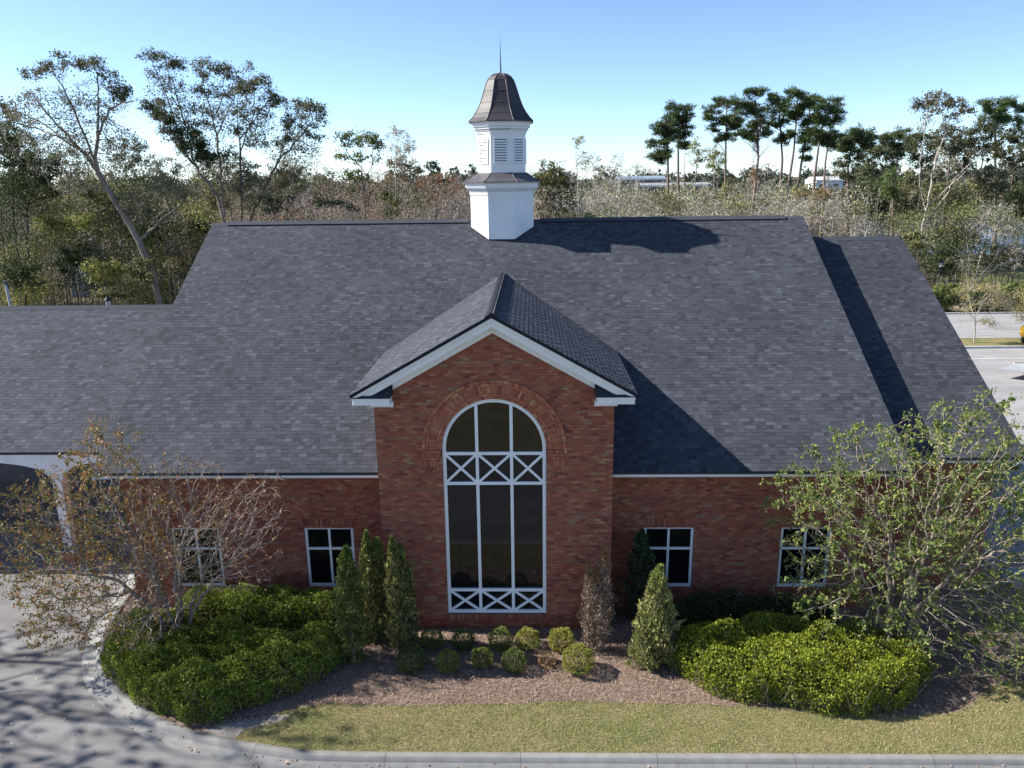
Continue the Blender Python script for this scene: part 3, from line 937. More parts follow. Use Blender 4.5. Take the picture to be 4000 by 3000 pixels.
def leaf_quads(b, P, axis, L, W, col):
    """diamond leaves: centre P, long axis, random roll"""
    n = len(P); axis = unit(axis); o = unit(np.cross(axis, rand_dirs(n)))
    L = np.broadcast_to(L, (n,))[:, None]; W = np.broadcast_to(W, (n,))[:, None]
    V = np.stack([P-axis*L/2, P+o*W/2+axis*L*0.05, P+axis*L/2, P-o*W/2+axis*L*0.05], 1).reshape(-1, 3)
    F = np.arange(n*4).reshape(n, 4)
    b.add(V, F, np.repeat(col, 4, 0))


def leaf_tris(b, P, axis, L, W, col):
    """cheaper three-cornered leaves and twigs for far plants"""
    n = len(P); axis = unit(axis); o = unit(np.cross(axis, rand_dirs(n)))
    L = np.broadcast_to(L, (n,))[:, None]; W = np.broadcast_to(W, (n,))[:, None]
    V = np.stack([P-axis*L/2-o*W/2, P-axis*L/2+o*W/2, P+axis*L/2], 1).reshape(-1, 3)
    b.add(V, np.arange(n*3).reshape(n, 3), np.repeat(col, 3, 0))


def pick(pal, n, var=0.18):
    pal = np.asarray(pal, float)
    return pal[RNG.integers(len(pal), size=n)]*RNG.uniform(1-var, 1+var, (n, 1))


def tubes(b, A, B_, ra, rb, k, col):
    """vectorised prisms from A to B_"""
    n = len(A)
    if n == 0:
        return
    d = unit(B_-A); ref = np.where(np.abs(d[:, 2:3]) > .85, np.array([[1.0, .1, 0]]), np.array([[0, .1, 1.0]]))
    a = unit(np.cross(d, ref)); c = np.cross(d, a); t = np.arange(k)/k*2*math.pi
    ring = np.cos(t)[None, :, None]*a[:, None]+np.sin(t)[None, :, None]*c[:, None]
    V = np.concatenate([A[:, None]+ring*ra[:, None, None], B_[:, None]+ring*rb[:, None, None]], 1).reshape(-1, 3)
    base = (np.arange(n)*2*k)[:, None]; j = np.arange(k)
    F = np.stack([base+j, base+(j+1) % k, base+k+(j+1) % k, base+k+j], -1).reshape(-1, 4)
    col = np.broadcast_to(col, (n, 3))
    b.add(V, F, np.repeat(col, 2*k, 0))


def colonize(lines, attr, D, kill, infl, iters=90, trop=(0, 0, 0), jit=0.15, cap=6000):
    """grow branches from the given limbs towards the attraction points; returns nodes, parents"""
    pos, par = [], []
    for ln in lines:
        ln = np.asarray(ln, float); last = -1
        if pos:
            d = np.linalg.norm(np.array(pos)-ln[0], axis=1); j = int(d.argmin())
            last = j
        for a, c in zip(ln[:-1], ln[1:]):
            m = max(1, int(np.linalg.norm(c-a)/D))
            for q in range(m):
                if last == -1 or q > 0 or True:
                    p = a+(c-a)*(q/m)
                    if q or a is not ln[0] or last == -1:
                        pos.append(p+RNG.normal(size=3)*D*0.10*(q > 0)); par.append(last); last = len(pos)-1
        pos.append(ln[-1]); par.append(last)
    P = np.array(pos); par = list(par); A = np.asarray(attr, float).copy(); trop = np.array(trop, float)
    nd = np.full(len(A), 1e9); ni = np.zeros(len(A), int)
    for i0 in range(0, len(P), 400):
        dd = np.linalg.norm(A[:, None]-P[None, i0:i0+400], axis=2); j = dd.argmin(1); v = dd[np.arange(len(A)), j]
        u = v < nd; nd[u] = v[u]; ni[u] = j[u]+i0
    for it in range(iters):
        if not len(A):
            break
        act = nd < infl
        if not act.any():
            act = nd < nd.min()*1.2
        tgt = ni[act]; dirs = unit(A[act]-P[tgt])
        uq, inv = np.unique(tgt, return_inverse=True)
        S = np.zeros((len(uq), 3)); np.add.at(S, inv, dirs)
        S = unit(unit(S)+trop+RNG.normal(size=S.shape)*jit)
        new = P[uq]+S*D
        base = len(P); P = np.concatenate([P, new]); par += list(uq)
        dd = np.linalg.norm(A[:, None]-new[None], axis=2); j = dd.argmin(1); v = dd[np.arange(len(A)), j]
        u = v < nd; nd[u] = v[u]; ni[u] = j[u]+base
        keep = nd > kill
        A, nd, ni = A[keep], nd[keep], ni[keep]
        if len(P) > cap:
            break
    return P, np.array(par)


def pipe(par, r0, expo=2.4):
    n = len(par); acc = np.full(n, r0**expo); kids = np.zeros(n, int)
    for i in range(n-1, -1, -1):
        if par[i] >= 0:
            acc[par[i]] += acc[i]; kids[par[i]] += 1
    return acc**(1/expo), kids


def limbs_mesh(b, P, par, r, col, thick=0.06, big=8, col2=None, rmax=None):
    i = np.nonzero(par >= 0)[0]; a = par[i]
    rb = r[i]; ra = np.minimum(r[a], rb*1.18)
    if rmax:
        ra, rb = np.minimum(ra, rmax), np.minimum(rb, rmax)
    A, B_ = P[a], P[i]
    ext = (B_-A)*0.06
    for lo, hi, k in ((thick, 1e9, big), (thick*.3, thick, 5), (0, thick*.3, 3)):
        m = (rb >= lo) & (rb < hi)
        c = np.asarray(col) if col2 is None else np.asarray(col)+(np.asarray(col2)-np.asarray(col))*np.clip(1-rb[m]/thick, 0, 1)[:, None]
        c = np.broadcast_to(c, (m.sum(), 3))*RNG.uniform(.85, 1.15, (m.sum(), 1))
        tubes(b, A[m]-ext[m], B_[m]+ext[m], ra[m], rb[m], k, c)


def in_ellipsoids(clumps, n_of):
    out = []
    for c, n in zip(clumps, n_of):
        c = np.asarray(c, float); p = rand_dirs(n)*(RNG.random((n, 1))**(1/2.2))*c[3:6]+c[:3]; out.append(p)
    return np.concatenate(out)


# ------------------------------------------------------------------ hedges and shrubs
def hedge(name, label, cat, poly, H, n, pal, L=0.05, W=0.028, z0=0.10, mat=None, lump=0.17, thin=None, group=None, seed=0):
    cx = np.mean([p[0] for p in poly]); cyy = np.mean([p[1] for p in poly])
    t = thing(name, label, cat, (cx, cyy, z0), group)
    big = sample_poly(poly, n)
    edge = []
    pp = np.array(poly+[poly[0]]); ln = np.linalg.norm(np.diff(pp, axis=0), axis=1); cum = np.concatenate([[0], np.cumsum(ln)])
    q = RNG.uniform(0, cum[-1], n*2//3); ex = np.stack([np.interp(q, cum, pp[:, 0]), np.interp(q, cum, pp[:, 1])], 1)
    ctr = np.array([cx, cyy])

    def top(p):
        d = poly_dist(poly, p); e = np.clip(d/0.42, 0, 1)
        w = lump*(np.sin(p[:, 0]*2.1+seed)*np.sin(p[:, 1]*2.7+seed*2)+.6*np.sin(p[:, 0]*5.3+p[:, 1]*3.1+seed)+.5*np.sin(p[:, 1]*6.1-p[:, 0]*2.2))
        h = H*(0.55+0.45*np.sqrt(1-(1-e)**2))+w*(0.4+0.6*e)
        if thin is not None:
            h = h*thin(p)
        return h
    zt = top(big); dep = np.abs(RNG.normal(0, 0.07, len(big)))-0.03
    shoots = RNG.random(len(big)) < 0.05
    z = zt-dep+shoots*RNG.uniform(0, .14, len(big))
    P1 = np.column_stack([big, z0+np.maximum(z, .03)])
    inw = unit(ctr-ex); dd = np.abs(RNG.normal(0, .06, len(ex)))-.04
    hs = H*0.62*RNG.random(len(ex))**0.8
    wob = .06*np.sin(q*3.1+seed)+.05*np.sin(q*7.3)
    ex2 = ex+inw*(dd+wob)[:, None]
    P2 = np.column_stack([ex2, z0+hs])
    P = np.concatenate([P1, P2])
    gap = np.sin(P[:, 0]*7.3+seed*3)*np.sin(P[:, 1]*8.1+P[:, 2]*6+seed)+.6*np.sin(P[:, 0]*13.7+P[:, 2]*11)*np.sin(P[:, 1]*12.3+seed)
    P[:, 2] -= np.clip(gap, 0, 1)*.10
    nz = np.concatenate([np.tile([0, 0, 1.0], (len(P1), 1)), np.column_stack([-inw, np.full(len(ex), .35)])])
    ax = unit(nz*0.9+RNG.normal(size=P.shape)*0.75)
    cl = 0.5+0.5*np.sin(P[:, 0]*4.3+seed)*np.sin(P[:, 1]*3.7+P[:, 2]*4)
    col = pick(pal, len(P), .22)*(0.86+0.28*cl)[:, None]
    b = MB(); s_ = RNG.uniform(.6, 1.5, len(P)); ok = (RNG.random(len(P)) > np.clip(gap-.35, 0, .8)) & (P[:, 2] > z0); leaf_quads(b, P[ok], ax[ok], (L*s_)[ok], (W*s_)[ok], col[ok])
    o = b.build('foliage', mat or M_GLOSS, t)
    # twiggy inside
    b = MB(); m = max(60, n//40); roots = sample_poly(poly, m); tipxy = roots+RNG.normal(0, .18, (m, 2)); zz = top(roots)
    A = np.column_stack([roots, np.full(m, z0-.02)]); B_ = np.column_stack([tipxy, z0+zz*.9])
    tubes(b, A, B_, np.full(m, .014), np.full(m, .005), 4, pick([(.16, .12, .085), (.2, .16, .12)], m))
    # an inner layer of leaves and dead twigs that closes the view to the ground
    g = sample_poly(poly, n//2); g = g+(ctr-g)*0.03; zz = top(g)*RNG.uniform(.35, .85, len(g))
    b.build('stems', M_BARK, t)
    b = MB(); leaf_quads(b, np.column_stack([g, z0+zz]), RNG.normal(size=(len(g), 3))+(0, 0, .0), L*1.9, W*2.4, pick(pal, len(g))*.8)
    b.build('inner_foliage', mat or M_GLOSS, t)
    return t


HEDGE_PAL = [(.19, .255, .026), (.24, .295, .032), (.13, .19, .022), (.30, .335, .05), (.15, .21, .035)]
HEDGE_BRIGHT = [(.22, .27, .02), (.27, .31, .028), (.15, .20, .02), (.34, .35, .04), (.12, .17, .02)]
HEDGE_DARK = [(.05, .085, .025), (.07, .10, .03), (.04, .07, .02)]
hedge('hedge', 'wide green hedge at the kerb curve beneath the half bare tree', 'hedge',
      [(-10.85, -1.0), (-10.35, -2.3), (-9.5, -3.05), (-8.5, -3.75), (-7.4, -4.2), (-6.7, -4.15), (-5.9, -3.55), (-4.9, -2.9), (-4.3, -2.2), (-4.35, -1.25), (-5.3, -1.25), (-6.2, -1.35), (-7.5, -1.0), (-8.6, -0.6), (-9.8, -0.2), (-10.6, -0.45)],
      1.0, 30000, HEDGE_PAL, seed=1)
hedge('hedge', 'narrower green hedge row along the brick wall behind the wide left hedge', 'hedge',
      [(-9.3, -0.45), (-8.2, -0.35), (-7.0, -0.75), (-5.6, -0.6), (-4.5, -0.8), (-4.0, -0.5), (-4.2, 0.15), (-5.4, 0.55), (-7.2, 0.75), (-8.9, 0.7), (-9.5, 0.2)],
      1.12, 13000, HEDGE_PAL[:3]+[(.12, .15, .04)], seed=3, lump=.15)
hedge('hedge', 'bright yellow-green hedge in full sun right of the pale conifer', 'hedge',
      [(4.7, -1.95), (5.3, -2.9), (6.2, -3.35), (7.4, -3.55), (8.9, -3.9), (10.2, -3.45), (11.1, -2.6), (11.2, -1.9), (10.4, -1.25), (9.3, -1.0), (7.6, -0.75), (6.0, -0.85), (5.0, -1.2)],
      1.05, 26000, HEDGE_BRIGHT, seed=5)
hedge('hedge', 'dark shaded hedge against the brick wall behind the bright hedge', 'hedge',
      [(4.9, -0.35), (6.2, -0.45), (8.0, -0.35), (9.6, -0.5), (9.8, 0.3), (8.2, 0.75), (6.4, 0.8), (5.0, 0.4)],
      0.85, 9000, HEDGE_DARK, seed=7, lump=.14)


def ball_shrub(x, y, r, pal, label, dead=False, group='clipped round shrubs in the mulch bed'):
    t = thing('round_shrub', label, 'shrub', (x, y, 0.10), group)
    n = int(2300*(r/.33)**2*(0.35 if dead else 1)); d = rand_dirs(n)
    bias = 1+.10*np.sin(d[:, 0]*5+x*3)*np.sin(d[:, 1]*5+y*7)+.06*np.sin(d[:, 2]*9+x*5)
    rad = r*bias*(1-np.abs(RNG.normal(0, .09, n))+.03)
    P = d*rad[:, None]*np.array([1, 1, .9])+(x, y, 0.10+r*.84)
    P[:, 2] = np.maximum(P[:, 2], .12)
    if dead:
        P = P[(RNG.random(len(P)) < .8)]; d = d[:len(P)]
    b = MB(); ax = unit((P-(x, y, .1+r*.84))+RNG.normal(size=P.shape)*.6*r+(0, 0, .25*r))
    leaf_quads(b, P, ax, RNG.uniform(.035, .06, len(P)), RNG.uniform(.018, .03, len(P)), pick(pal, len(P), .25))
    b.build('foliage', M_LEAF, t)
    b = MB(); m = 40; e = rand_dirs(m); e[:, 2] = np.abs(e[:, 2])
    A = np.tile([x, y, .08], (m, 1)); tubes(b, A, A+e*r*1.15*np.array([.9, .9, 1.3]), np.full(m, .012), np.full(m, .004), 4, pick([(.2, .15, .1)], m)); b.build('stems', M_BARK, t)


GB = [(.16, .20, .04), (.21, .245, .05), (.10, .14, .03), (.26, .26, .06)]
GY = [(.24, .26, .05), (.32, .30, .065), (.17, .20, .04), (.37, .31, .07)]
GD = [(.09, .13, .03), (.12, .155, .04), (.07, .105, .03)]
for x, y, r, pal, lab in (
        (-1.81, -.95, .31, GB, 'round shrub at the left end of the back row under the arched window'),
        (-.92, -1.0, .31, GD, 'dull dark round shrub second from left in the back row'),
        (.10, -1.0, .33, GB, 'round green shrub in the middle of the back row'),
        (.87, -.95, .32, GY, 'yellowish round shrub fourth in the back row, beside a weed'),
        (1.80, -1.05, .35, GY, 'golden green round shrub at the right end of the back row'),
        (-2.24, -2.0, .37, GD, 'dense dark green round shrub at the left end of the front row'),
        (-1.25, -2.0, .31, GB, 'loose round shrub second in the front row'),
        (-.35, -1.8, .29, GB, 'small round shrub third in the front row'),
        (.51, -2.0, .33, GD+[(.16, .17, .04)], 'dark topped round shrub fourth in the front row'),
        (2.2, -2.05, .42, GY[:3], 'largest round shrub, bright green, at the right end of the front row')):
    ball_shrub(x, y, r, pal, lab)
ball_shrub(1.4, -1.85, .24, [(.34, .15, .05), (.38, .22, .07), (.28, .2, .06), (.22, .16, .05)], 'small orange dying shrub in the front row', True)


def column_conifer(label, spindles, pal, n=5200, sprigs=(), dead=False, lean=(0, 0), group='columnar conifers by the front wall'):
    x0, y0 = spindles[0][0], spindles[0][1]
    t = thing('columnar_conifer', label, 'conifer', (x0, y0, .1), group); b = MB(); st = MB()
    tot = sum(s_[2]*s_[3] for s_ in spindles)
    for x, y, h, r in spindles:
        m = int(n*h*r/tot); u = RNG.random(m)**.85
        prof = np.interp(u, [0, .06, .25, .55, .8, .93, 1], [.55, .85, 1, .92, .62, .34, .05])
        a = RNG.uniform(0, 2*math.pi, m)
        lumps = 1+.26*np.sin(a*3+u*h*4.5+x*9)+.20*np.sin(a*5-u*h*8+y*5)+.18*np.sin(u*h*13+a*2)
        rad = r*prof*lumps*(1-np.abs(RNG.normal(0, .13, m)))
        P = np.column_stack([x+lean[0]*u+np.cos(a)*rad, y+lean[1]*u+np.sin(a)*rad, .14+u*h])
        ax = unit(np.column_stack([np.cos(a)*.55, np.sin(a)*.55, np.full(m, .8)])+RNG.normal(size=(m, 3))*.35)
        c = pick(pal, m, .2)
        if dead:
            c[u > .82] = pick([(.38, .22, .11), (.3, .19, .1)], (u > .82).sum())
        else:
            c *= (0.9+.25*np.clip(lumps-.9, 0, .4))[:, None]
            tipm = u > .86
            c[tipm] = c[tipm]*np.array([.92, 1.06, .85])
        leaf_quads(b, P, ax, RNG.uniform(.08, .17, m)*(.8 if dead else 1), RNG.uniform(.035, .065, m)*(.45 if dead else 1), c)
        st.tube([(x, y, .05), (x+lean[0]*.5, y+lean[1]*.5, h*.5), (x+lean[0], y+lean[1], h*.97)], [.05, .035, .008], 6, (.22, .17, .13))
        k = 70
        uu = RNG.uniform(.05, .9, k); aa = RNG.uniform(0, 2*math.pi, k); A = np.column_stack([x+lean[0]*uu, y+lean[1]*uu, .1+uu*h*.95])
        tubes(st, A, A+np.column_stack([np.cos(aa), np.sin(aa), np.full(k, 1.6)])*r*np.interp(uu, [0, .5, 1], [.95, .8, .3])[:, None], np.full(k, .01), np.full(k, .003), 3, pick([(.25, .19, .15)], k))
    for (xa, ya, za, dx, dy, dz, m) in sprigs:
        u = RNG.random(m); P = np.array([xa, ya, za])+u[:, None]*np.array([dx, dy, dz])+RNG.normal(size=(m, 3))*.045*(1.2-u[:, None])
        leaf_quads(b, P, np.array([dx, dy, dz])+RNG.normal(size=(m, 3))*.12, RNG.uniform(.06, .11, m), .035, pick(pal, m))
    b.build('foliage', M_NEEDLE, t); st.build('trunk', M_BARK, t)


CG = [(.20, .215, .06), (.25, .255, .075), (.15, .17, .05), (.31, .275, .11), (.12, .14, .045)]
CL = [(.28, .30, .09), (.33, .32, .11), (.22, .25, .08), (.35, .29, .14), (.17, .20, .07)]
column_conifer('slim dark green conifer with a single pointed tip in front of the window', [(-3.86, -1.68, 3.4, .36)], [(.13, .16, .042), (.18, .2, .055), (.10, .13, .036)], 5200)
column_conifer('twin tipped green conifer at the corner of the projecting gable wall', [(-3.52, -.72, 3.38, .27), (-3.24, -.68, 3.15, .26)], CG, 6400, [(-3.1, -.7, 2.2, .42, 0, .42, 150)])
column_conifer('green conifer with forked tip and bronze lower foliage beside the gable wall', [(-2.74, -1.14, 3.45, .24), (-2.55, -1.1, 3.2, .25), (-2.38, -1.05, 2.5, .2)], CG+[(.2, .15, .09)], 6400, [(-2.3, -1.1, 2.4, .12, 0, .5, 120)])
column_conifer('dead brown conifer with bare grey twigs right of the arched window', [(2.72, -1.12, 2.5, .33), (2.95, -1.1, 3.15, .26), (2.55, -1.1, 2.75, .17)], [(.22, .165, .125), (.27, .20, .145), (.18, .14, .115), (.30, .23, .17)], 6500, dead=True)
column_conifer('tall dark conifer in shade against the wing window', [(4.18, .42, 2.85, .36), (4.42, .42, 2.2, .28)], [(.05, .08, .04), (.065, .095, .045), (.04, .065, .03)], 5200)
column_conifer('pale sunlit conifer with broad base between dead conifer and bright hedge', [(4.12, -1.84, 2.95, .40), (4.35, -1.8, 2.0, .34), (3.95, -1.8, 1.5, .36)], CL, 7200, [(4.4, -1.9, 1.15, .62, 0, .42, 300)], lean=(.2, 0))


# ------------------------------------------------------------------ the two front trees
def shrub_tree(label, base, stems, clumps, n_attr, D, leaf_n, pal, leafL, bare=0.0, seed=0, r0=.0034, bark=(.28, .225, .175), twig=(.33, .27, .215), keepf=None, leafw=None):
    t = thing('crape_myrtle_tree', label, 'tree', (base[0], base[1], .1), 'multi-stemmed trees in front of the wings')
    vol = np.array([c[3]*c[4]*c[5] for c in clumps]); nn = np.maximum(20, (n_attr*vol/vol.sum()).astype(int))
    A = in_ellipsoids(clumps, nn)
    if keepf is not None:
        A = A[keepf(A)]
    P, par = colonize(stems, A, D, D*1.25, D*9, 110, (0, 0, .10), .22, 16000)
    if keepf is not None:
        P[:, 1] = np.where(keepf(P), P[:, 1], P[:, 1])
    r, kids = pipe(par, r0, 2.5)
    b = MB(); limbs_mesh(b, P, par, r, bark, .03, 8, twig, .085)
    # short twigs at the ends
    tip = np.nonzero(r < r0*2.2)[0]; m = len(tip)
    q = np.repeat(tip, 2); dirs = unit(unit(P[q]-P[np.maximum(par[q], 0)])+RNG.normal(size=(len(q), 3))*.65+(0, 0, .25))
    E = P[q]+dirs*RNG.uniform(.08, .3, (len(q), 1)); tubes(b, P[q], E, np.full(len(q), r0*.75), np.full(len(q), r0*.3), 3, pick([twig], len(q)))
    b.build('trunk', M_BARK, t)
    w = leafw(E) if leafw is not None else np.ones(len(E))
    w = w*(0.06+(np.sin(E[:, 0]*3.1+1)*np.sin(E[:, 1]*3.3)*np.sin(E[:, 2]*3.7+E[:, 0])*.5+.5)**2.2*1.6)*(0.2+RNG.random(len(E))**3*1.5); w /= w.sum()
    i = RNG.choice(len(E), leaf_n, p=w); u = RNG.random((leaf_n, 1))
    L = P[q][i]*(1-u)+E[i]*u+RNG.normal(size=(leaf_n, 3))*.035
    if keepf is not None:
        L = L[keepf(L)]
    ax = unit(dirs[i][:len(L)]*.6+RNG.normal(size=(len(L), 3))*.8)
    b = MB(); s_ = RNG.uniform(.7, 1.3, len(L)); pc = pal(L) if callable(pal) else pick(pal, len(L), .25)
    leaf_quads(b, L, ax, leafL*s_, leafL*.5*s_, pc); b.build('crown', M_GLOSS, t)


def clear_of_house(p):
    """keep clear of walls and roof"""
    over = zmain(p[:, 1])+.25
    return np.where(p[:, 1] > 0.45, p[:, 2] > over, True) & (p[:, 1] < 2.2)


def fan(base, n, rad, h, seed, lean=(0, 0)):
    out = []
    for i in range(n):
        a = i/n*2*math.pi+seed; s_ = .35+.65*((i*37) % 10)/10
        e = np.array([base[0]+lean[0]+math.cos(a)*rad*s_, base[1]+lean[1]+math.sin(a)*rad*s_*.75, h*(1.08-.35*s_)])
        st = np.array([base[0]+math.cos(a)*.12, base[1]+math.sin(a)*.10, .05]); m = st*.55+e*.45+np.array([-math.cos(a)*.16*s_, -math.sin(a)*.16*s_, .25])
        out.append([st, st*.8+m*.2+RNG.normal(size=3)*.04, m, e])
    return out


def green_pal(L):
    return pick([(.14, .205, .045), (.18, .245, .055), (.105, .165, .04), (.235, .265, .06), (.29, .28, .065), (.08, .13, .04)], len(L), .22)


shrub_tree('spreading leafy green tree with pale stems in front of the right wing', (10.65, -1.35), fan((10.65, -1.35), 9, 1.5, 3.6, .3, (.25, -.1)),
           [(10.6, -1.3, 3.6, 3.2, 1.75, 1.9), (11.6, -1.1, 5.4, 3.2, 1.5, 1.5), (8.6, -1.2, 4.6, 1.5, 1.3, 1.4), (13.2, -1.5, 3.6, 2.0, 1.7, 2.0), (12.9, -2.2, 1.6, 2.0, 1.4, 1.2), (8.6, -1.5, 2.2, 1.3, 1.2, .9), (10.7, -1.9, 1.5, 1.6, 1.2, .7), (12.4, -.7, 6.6, 1.2, 1.0, .9), (14.2, -1.0, 5.0, 1.5, 1.4, 1.6), (13.6, -1.6, 1.6, 2.0, 1.3, .9), (9.4, -.9, 6.0, 1.3, .9, .6), (12.2, -2.4, .7, 1.5, .9, .5)],
           4200, .15, 30000, green_pal, .09, seed=1, keepf=clear_of_house)


def rust_pal(L):
    base = pick([(.16, .16, .035), (.21, .19, .045), (.12, .14, .035), (.29, .20, .05), (.36, .165, .045), (.31, .12, .05)], len(L), .25)
    red = RNG.random(len(L)) < np.clip((L[:, 0]+8.6)*.4, 0, .8)
    base[red] = pick([(.30, .13, .08), (.22, .12, .07), (.33, .18, .10)], red.sum(), .25)
    return base


shrub_tree('half bare tree with sparse rust and olive leaves at the driveway curve', (-8.85, -1.2), fan((-8.85, -1.2), 9, 1.5, 3.3, 1.1, (0, 0)),
           [(-8.9, -1.2, 3.3, 2.7, 1.7, 1.7), (-10.6, -1.2, 4.6, 1.7, 1.3, 1.5), (-11.6, -1.5, 3.0, 1.7, 1.5, 1.3), (-7.0, -1.0, 4.0, 1.5, 1.3, 1.1), (-10.2, -1.0, 6.1, 1.0, .9, .8), (-6.2, -1.0, 5.0, .8, .7, .35), (-11.4, -1.8, 1.5, 1.3, 1.2, .7), (-7.0, -1.0, 2.6, 1.3, 1.0, .7), (-8.4, -.9, 5.2, 1.3, 1.0, .7), (-9.8, -2.3, 1.5, 1.3, .9, .5), (-10.2, -3.1, 2.9, 1.6, 1.0, 1.2), (-8.6, -3.3, 2.4, 1.1, .9, .8), (-12.3, -1.4, 4.2, .9, 1.1, 1.0)],
           5600, .135, 15000, rust_pal, .08, seed=2, r0=.0034, bark=(.25, .205, .17), twig=(.31, .255, .225), keepf=clear_of_house, leafw=lambda E: np.clip(np.interp(E[:, 0], [-12.5, -10, -8.5, -5.5], [1.6, 1.3, .35, .25]), .1, 2))

shrub_tree('tall tree standing left of the picture whose soft shadow falls on driveway and kerb', (-27.5, -0.5), fan((-27.5, -0.5), 6, 2.6, 9.5, .8),
           [(-27, -.5, 12.5, 4.2, 3.6, 3.6), (-25, -1.6, 14.5, 2.6, 2.4, 2.4), (-29, .6, 14, 3, 3, 2.8), (-24.5, -2.4, 10.5, 2.2, 2.0, 1.6)], 700, .5, 1500, rust_pal, .26, seed=3, r0=.010)


# ------------------------------------------------------------------ lawn blades, pine straw, fallen leaves
def grass_blades(name, poly, n, z0, pal, h=(.03, .065), w=.011, mat=None, drop=None):
    p = sample_poly(poly, n)
    if drop is not None:
        p = p[drop(p)]
    n = len(p); a = RNG.uniform(0, 2*math.pi, n); H = RNG.uniform(*h, n); lean = RNG.normal(0, .5, (n, 2))*H[:, None]
    s_ = np.column_stack([np.cos(a), np.sin(a)])*w/2
    base = np.column_stack([p, np.full(n, z0)]); tip = base+np.column_stack([lean, H])
    V = np.stack([base+np.column_stack([s_, np.zeros(n)]), base-np.column_stack([s_, np.zeros(n)]), tip], 1).reshape(-1, 3)
    patch = .5+.5*np.sin(p[:, 0]*1.3+np.sin(p[:, 1]*2.1))*np.sin(p[:, 1]*1.9+p[:, 0]*.4)
    c = pick(pal, n, .25); g = np.array([.15, .21, .05])
    m = RNG.random(n) < patch*.42
    c[m] = g*RNG.uniform(.7, 1.3, (m.sum(), 1))
    b = MB(); b.add(V, np.arange(n*3).reshape(n, 3), np.repeat(c, 3, 0))
    o = b.build(name, mat or M_DRY); o['kind'] = 'stuff'
    tag(o, 'short straw coloured winter grass with green patches along the kerb', 'grass')


vis_lawn = [p for p in LAWN if p[0] < 19]
vis_lawn = LAWN_EDGE[:-2]+[(16.5, -2.2), (16.5, -5.1), (12.05, -5.08), (0.5, -5.12), (-3.0, -5.12), (-4.3, -5.08), (-5.8, -4.81)]
soil = [(-6.9, -4.42), (-6.2, -4.12), (-5.4, -3.85), (-4.9, -3.9), (-5.2, -4.15), (-5.9, -4.4), (-6.0, -4.72), (-6.6, -4.6)]
grass_blades('grass', vis_lawn, 70000, .105, [(.40, .335, .175), (.33, .28, .13), (.46, .40, .23), (.27, .25, .10)], drop=lambda p: (~poly_contains(soil, p)) | (RNG.random(len(p)) < .15))


def needles(name, label, n, poly, z, pal, L, W, mat, tilt=.25, cat='ground litter', keep=None):
    p = sample_poly(poly, n)
    if keep is not None:
        p = p[keep(p)]
    n = len(p); a = RNG.uniform(0, math.pi, n)
    ax = np.column_stack([np.cos(a), np.sin(a), RNG.normal(0, tilt, n)])
    P = np.column_stack([p, np.full(n, z)+np.abs(RNG.normal(0, .02, n))])
    o_ = unit(np.cross(unit(ax), np.tile([0, 0, 1.0], (n, 1)))+RNG.normal(size=(n, 3))*.4)
    Ls = RNG.uniform(.6, 1.4, n)[:, None]*L; Ws = RNG.uniform(.6, 1.4, n)[:, None]*W; ax = unit(ax)
    V = np.stack([P-ax*Ls/2, P+o_*Ws/2, P+ax*Ls/2, P-o_*Ws/2], 1).reshape(-1, 3)
    b = MB(); b.add(V, np.arange(n*4).reshape(n, 4), np.repeat(pick(pal, n, .25), 4, 0)); o = b.build(name, mat); tag(o, label, cat, None, 'stuff')


mulch_vis = [(-6.9, -4.4)]+[(x, y-.06) for x, y in LAWN_EDGE[1:-1]]+[(19, -0.5), (16.2, 1.0), (11.1, 1.0), (3.4, 1.0), (3.3, -.1), (-3.3, -.1), (-3.5, 1.0), (-11, 1.0), (-10.8, -1.2), (-9.3, -3.0), (-8.2, -3.85)]
needles('pine_straw', 'brown pine straw covering the planting bed before the wall', 52000, mulch_vis, .112,
        [(.30, .215, .16), (.24, .165, .12), (.36, .28, .22), (.19, .13, .10), (.40, .33, .27)], .17, .011, M_DRY)
gut = []
for q in np.linspace(0, total-14, 40):
    p_, n_ = kframe(q); gut.append(tuple(p_+n_*.22))
gut2 = []
for q in np.linspace(0, total-14, 40)[::-1]:
    p_, n_ = kframe(q); gut2.append(tuple(p_+n_*.58))
needles('fallen_leaves', 'dry brown leaves and bits lying in the gutter of the kerb curve', 230, gut+gut2, .022, [(.32, .20, .12), (.40, .28, .18), (.25, .16, .1)], .075, .045, M_DRY, .3)
needles('fallen_leaves', 'scattered pale leaf litter on the driveway at the left', 150, [(-16, -5.4), (-7.8, -5.4), (-10.2, -3.2), (-12, -1), (-12.3, 1.5), (-17, 3)], .012, [(.45, .38, .28), (.38, .28, .19), (.55, .5, .42)], .055, .035, M_DRY, .15)
needles('mulch_debris', 'pale chips and dry leaves among the pine straw', 420, mulch_vis, .14, [(.6, .55, .48), (.5, .42, .33)], .05, .032, M_DRY, .3)

# small white fitting low on the wing wall
t = thing('wall_light', 'small white fitting near the ground on the wall above the shaded hedge', 'light', (7.2, YW-.03, .35))
b = MB(); b.box(7.13, 7.29, YW-.16, YW-.03, .44, .62, (.75, .75, .75)); b.build('housing', M_WHITE, t)
b = MB(); b.box(7.19, 7.23, YW-.09, YW-.05, .1, .44, (.6, .6, .6)); b.build('stem', M_WHITE, t)
t = thing('weed', 'small broad leaved weed beside the yellowish shrub in the back row', 'weed', (1.15, -1.0, .1))
b = MB(); m = 26; a = RNG.uniform(0, 6.28, m); P_ = np.column_stack([1.15+np.cos(a)*.08, -1.0+np.sin(a)*.08, RNG.uniform(.15, .42, m)]); leaf_quads(b, P_, np.column_stack([np.cos(a), np.sin(a), np.full(m, .3)]), .13, .05, pick([(.2, .26, .07)], m)); b.build('leaves', M_LEAF, t)

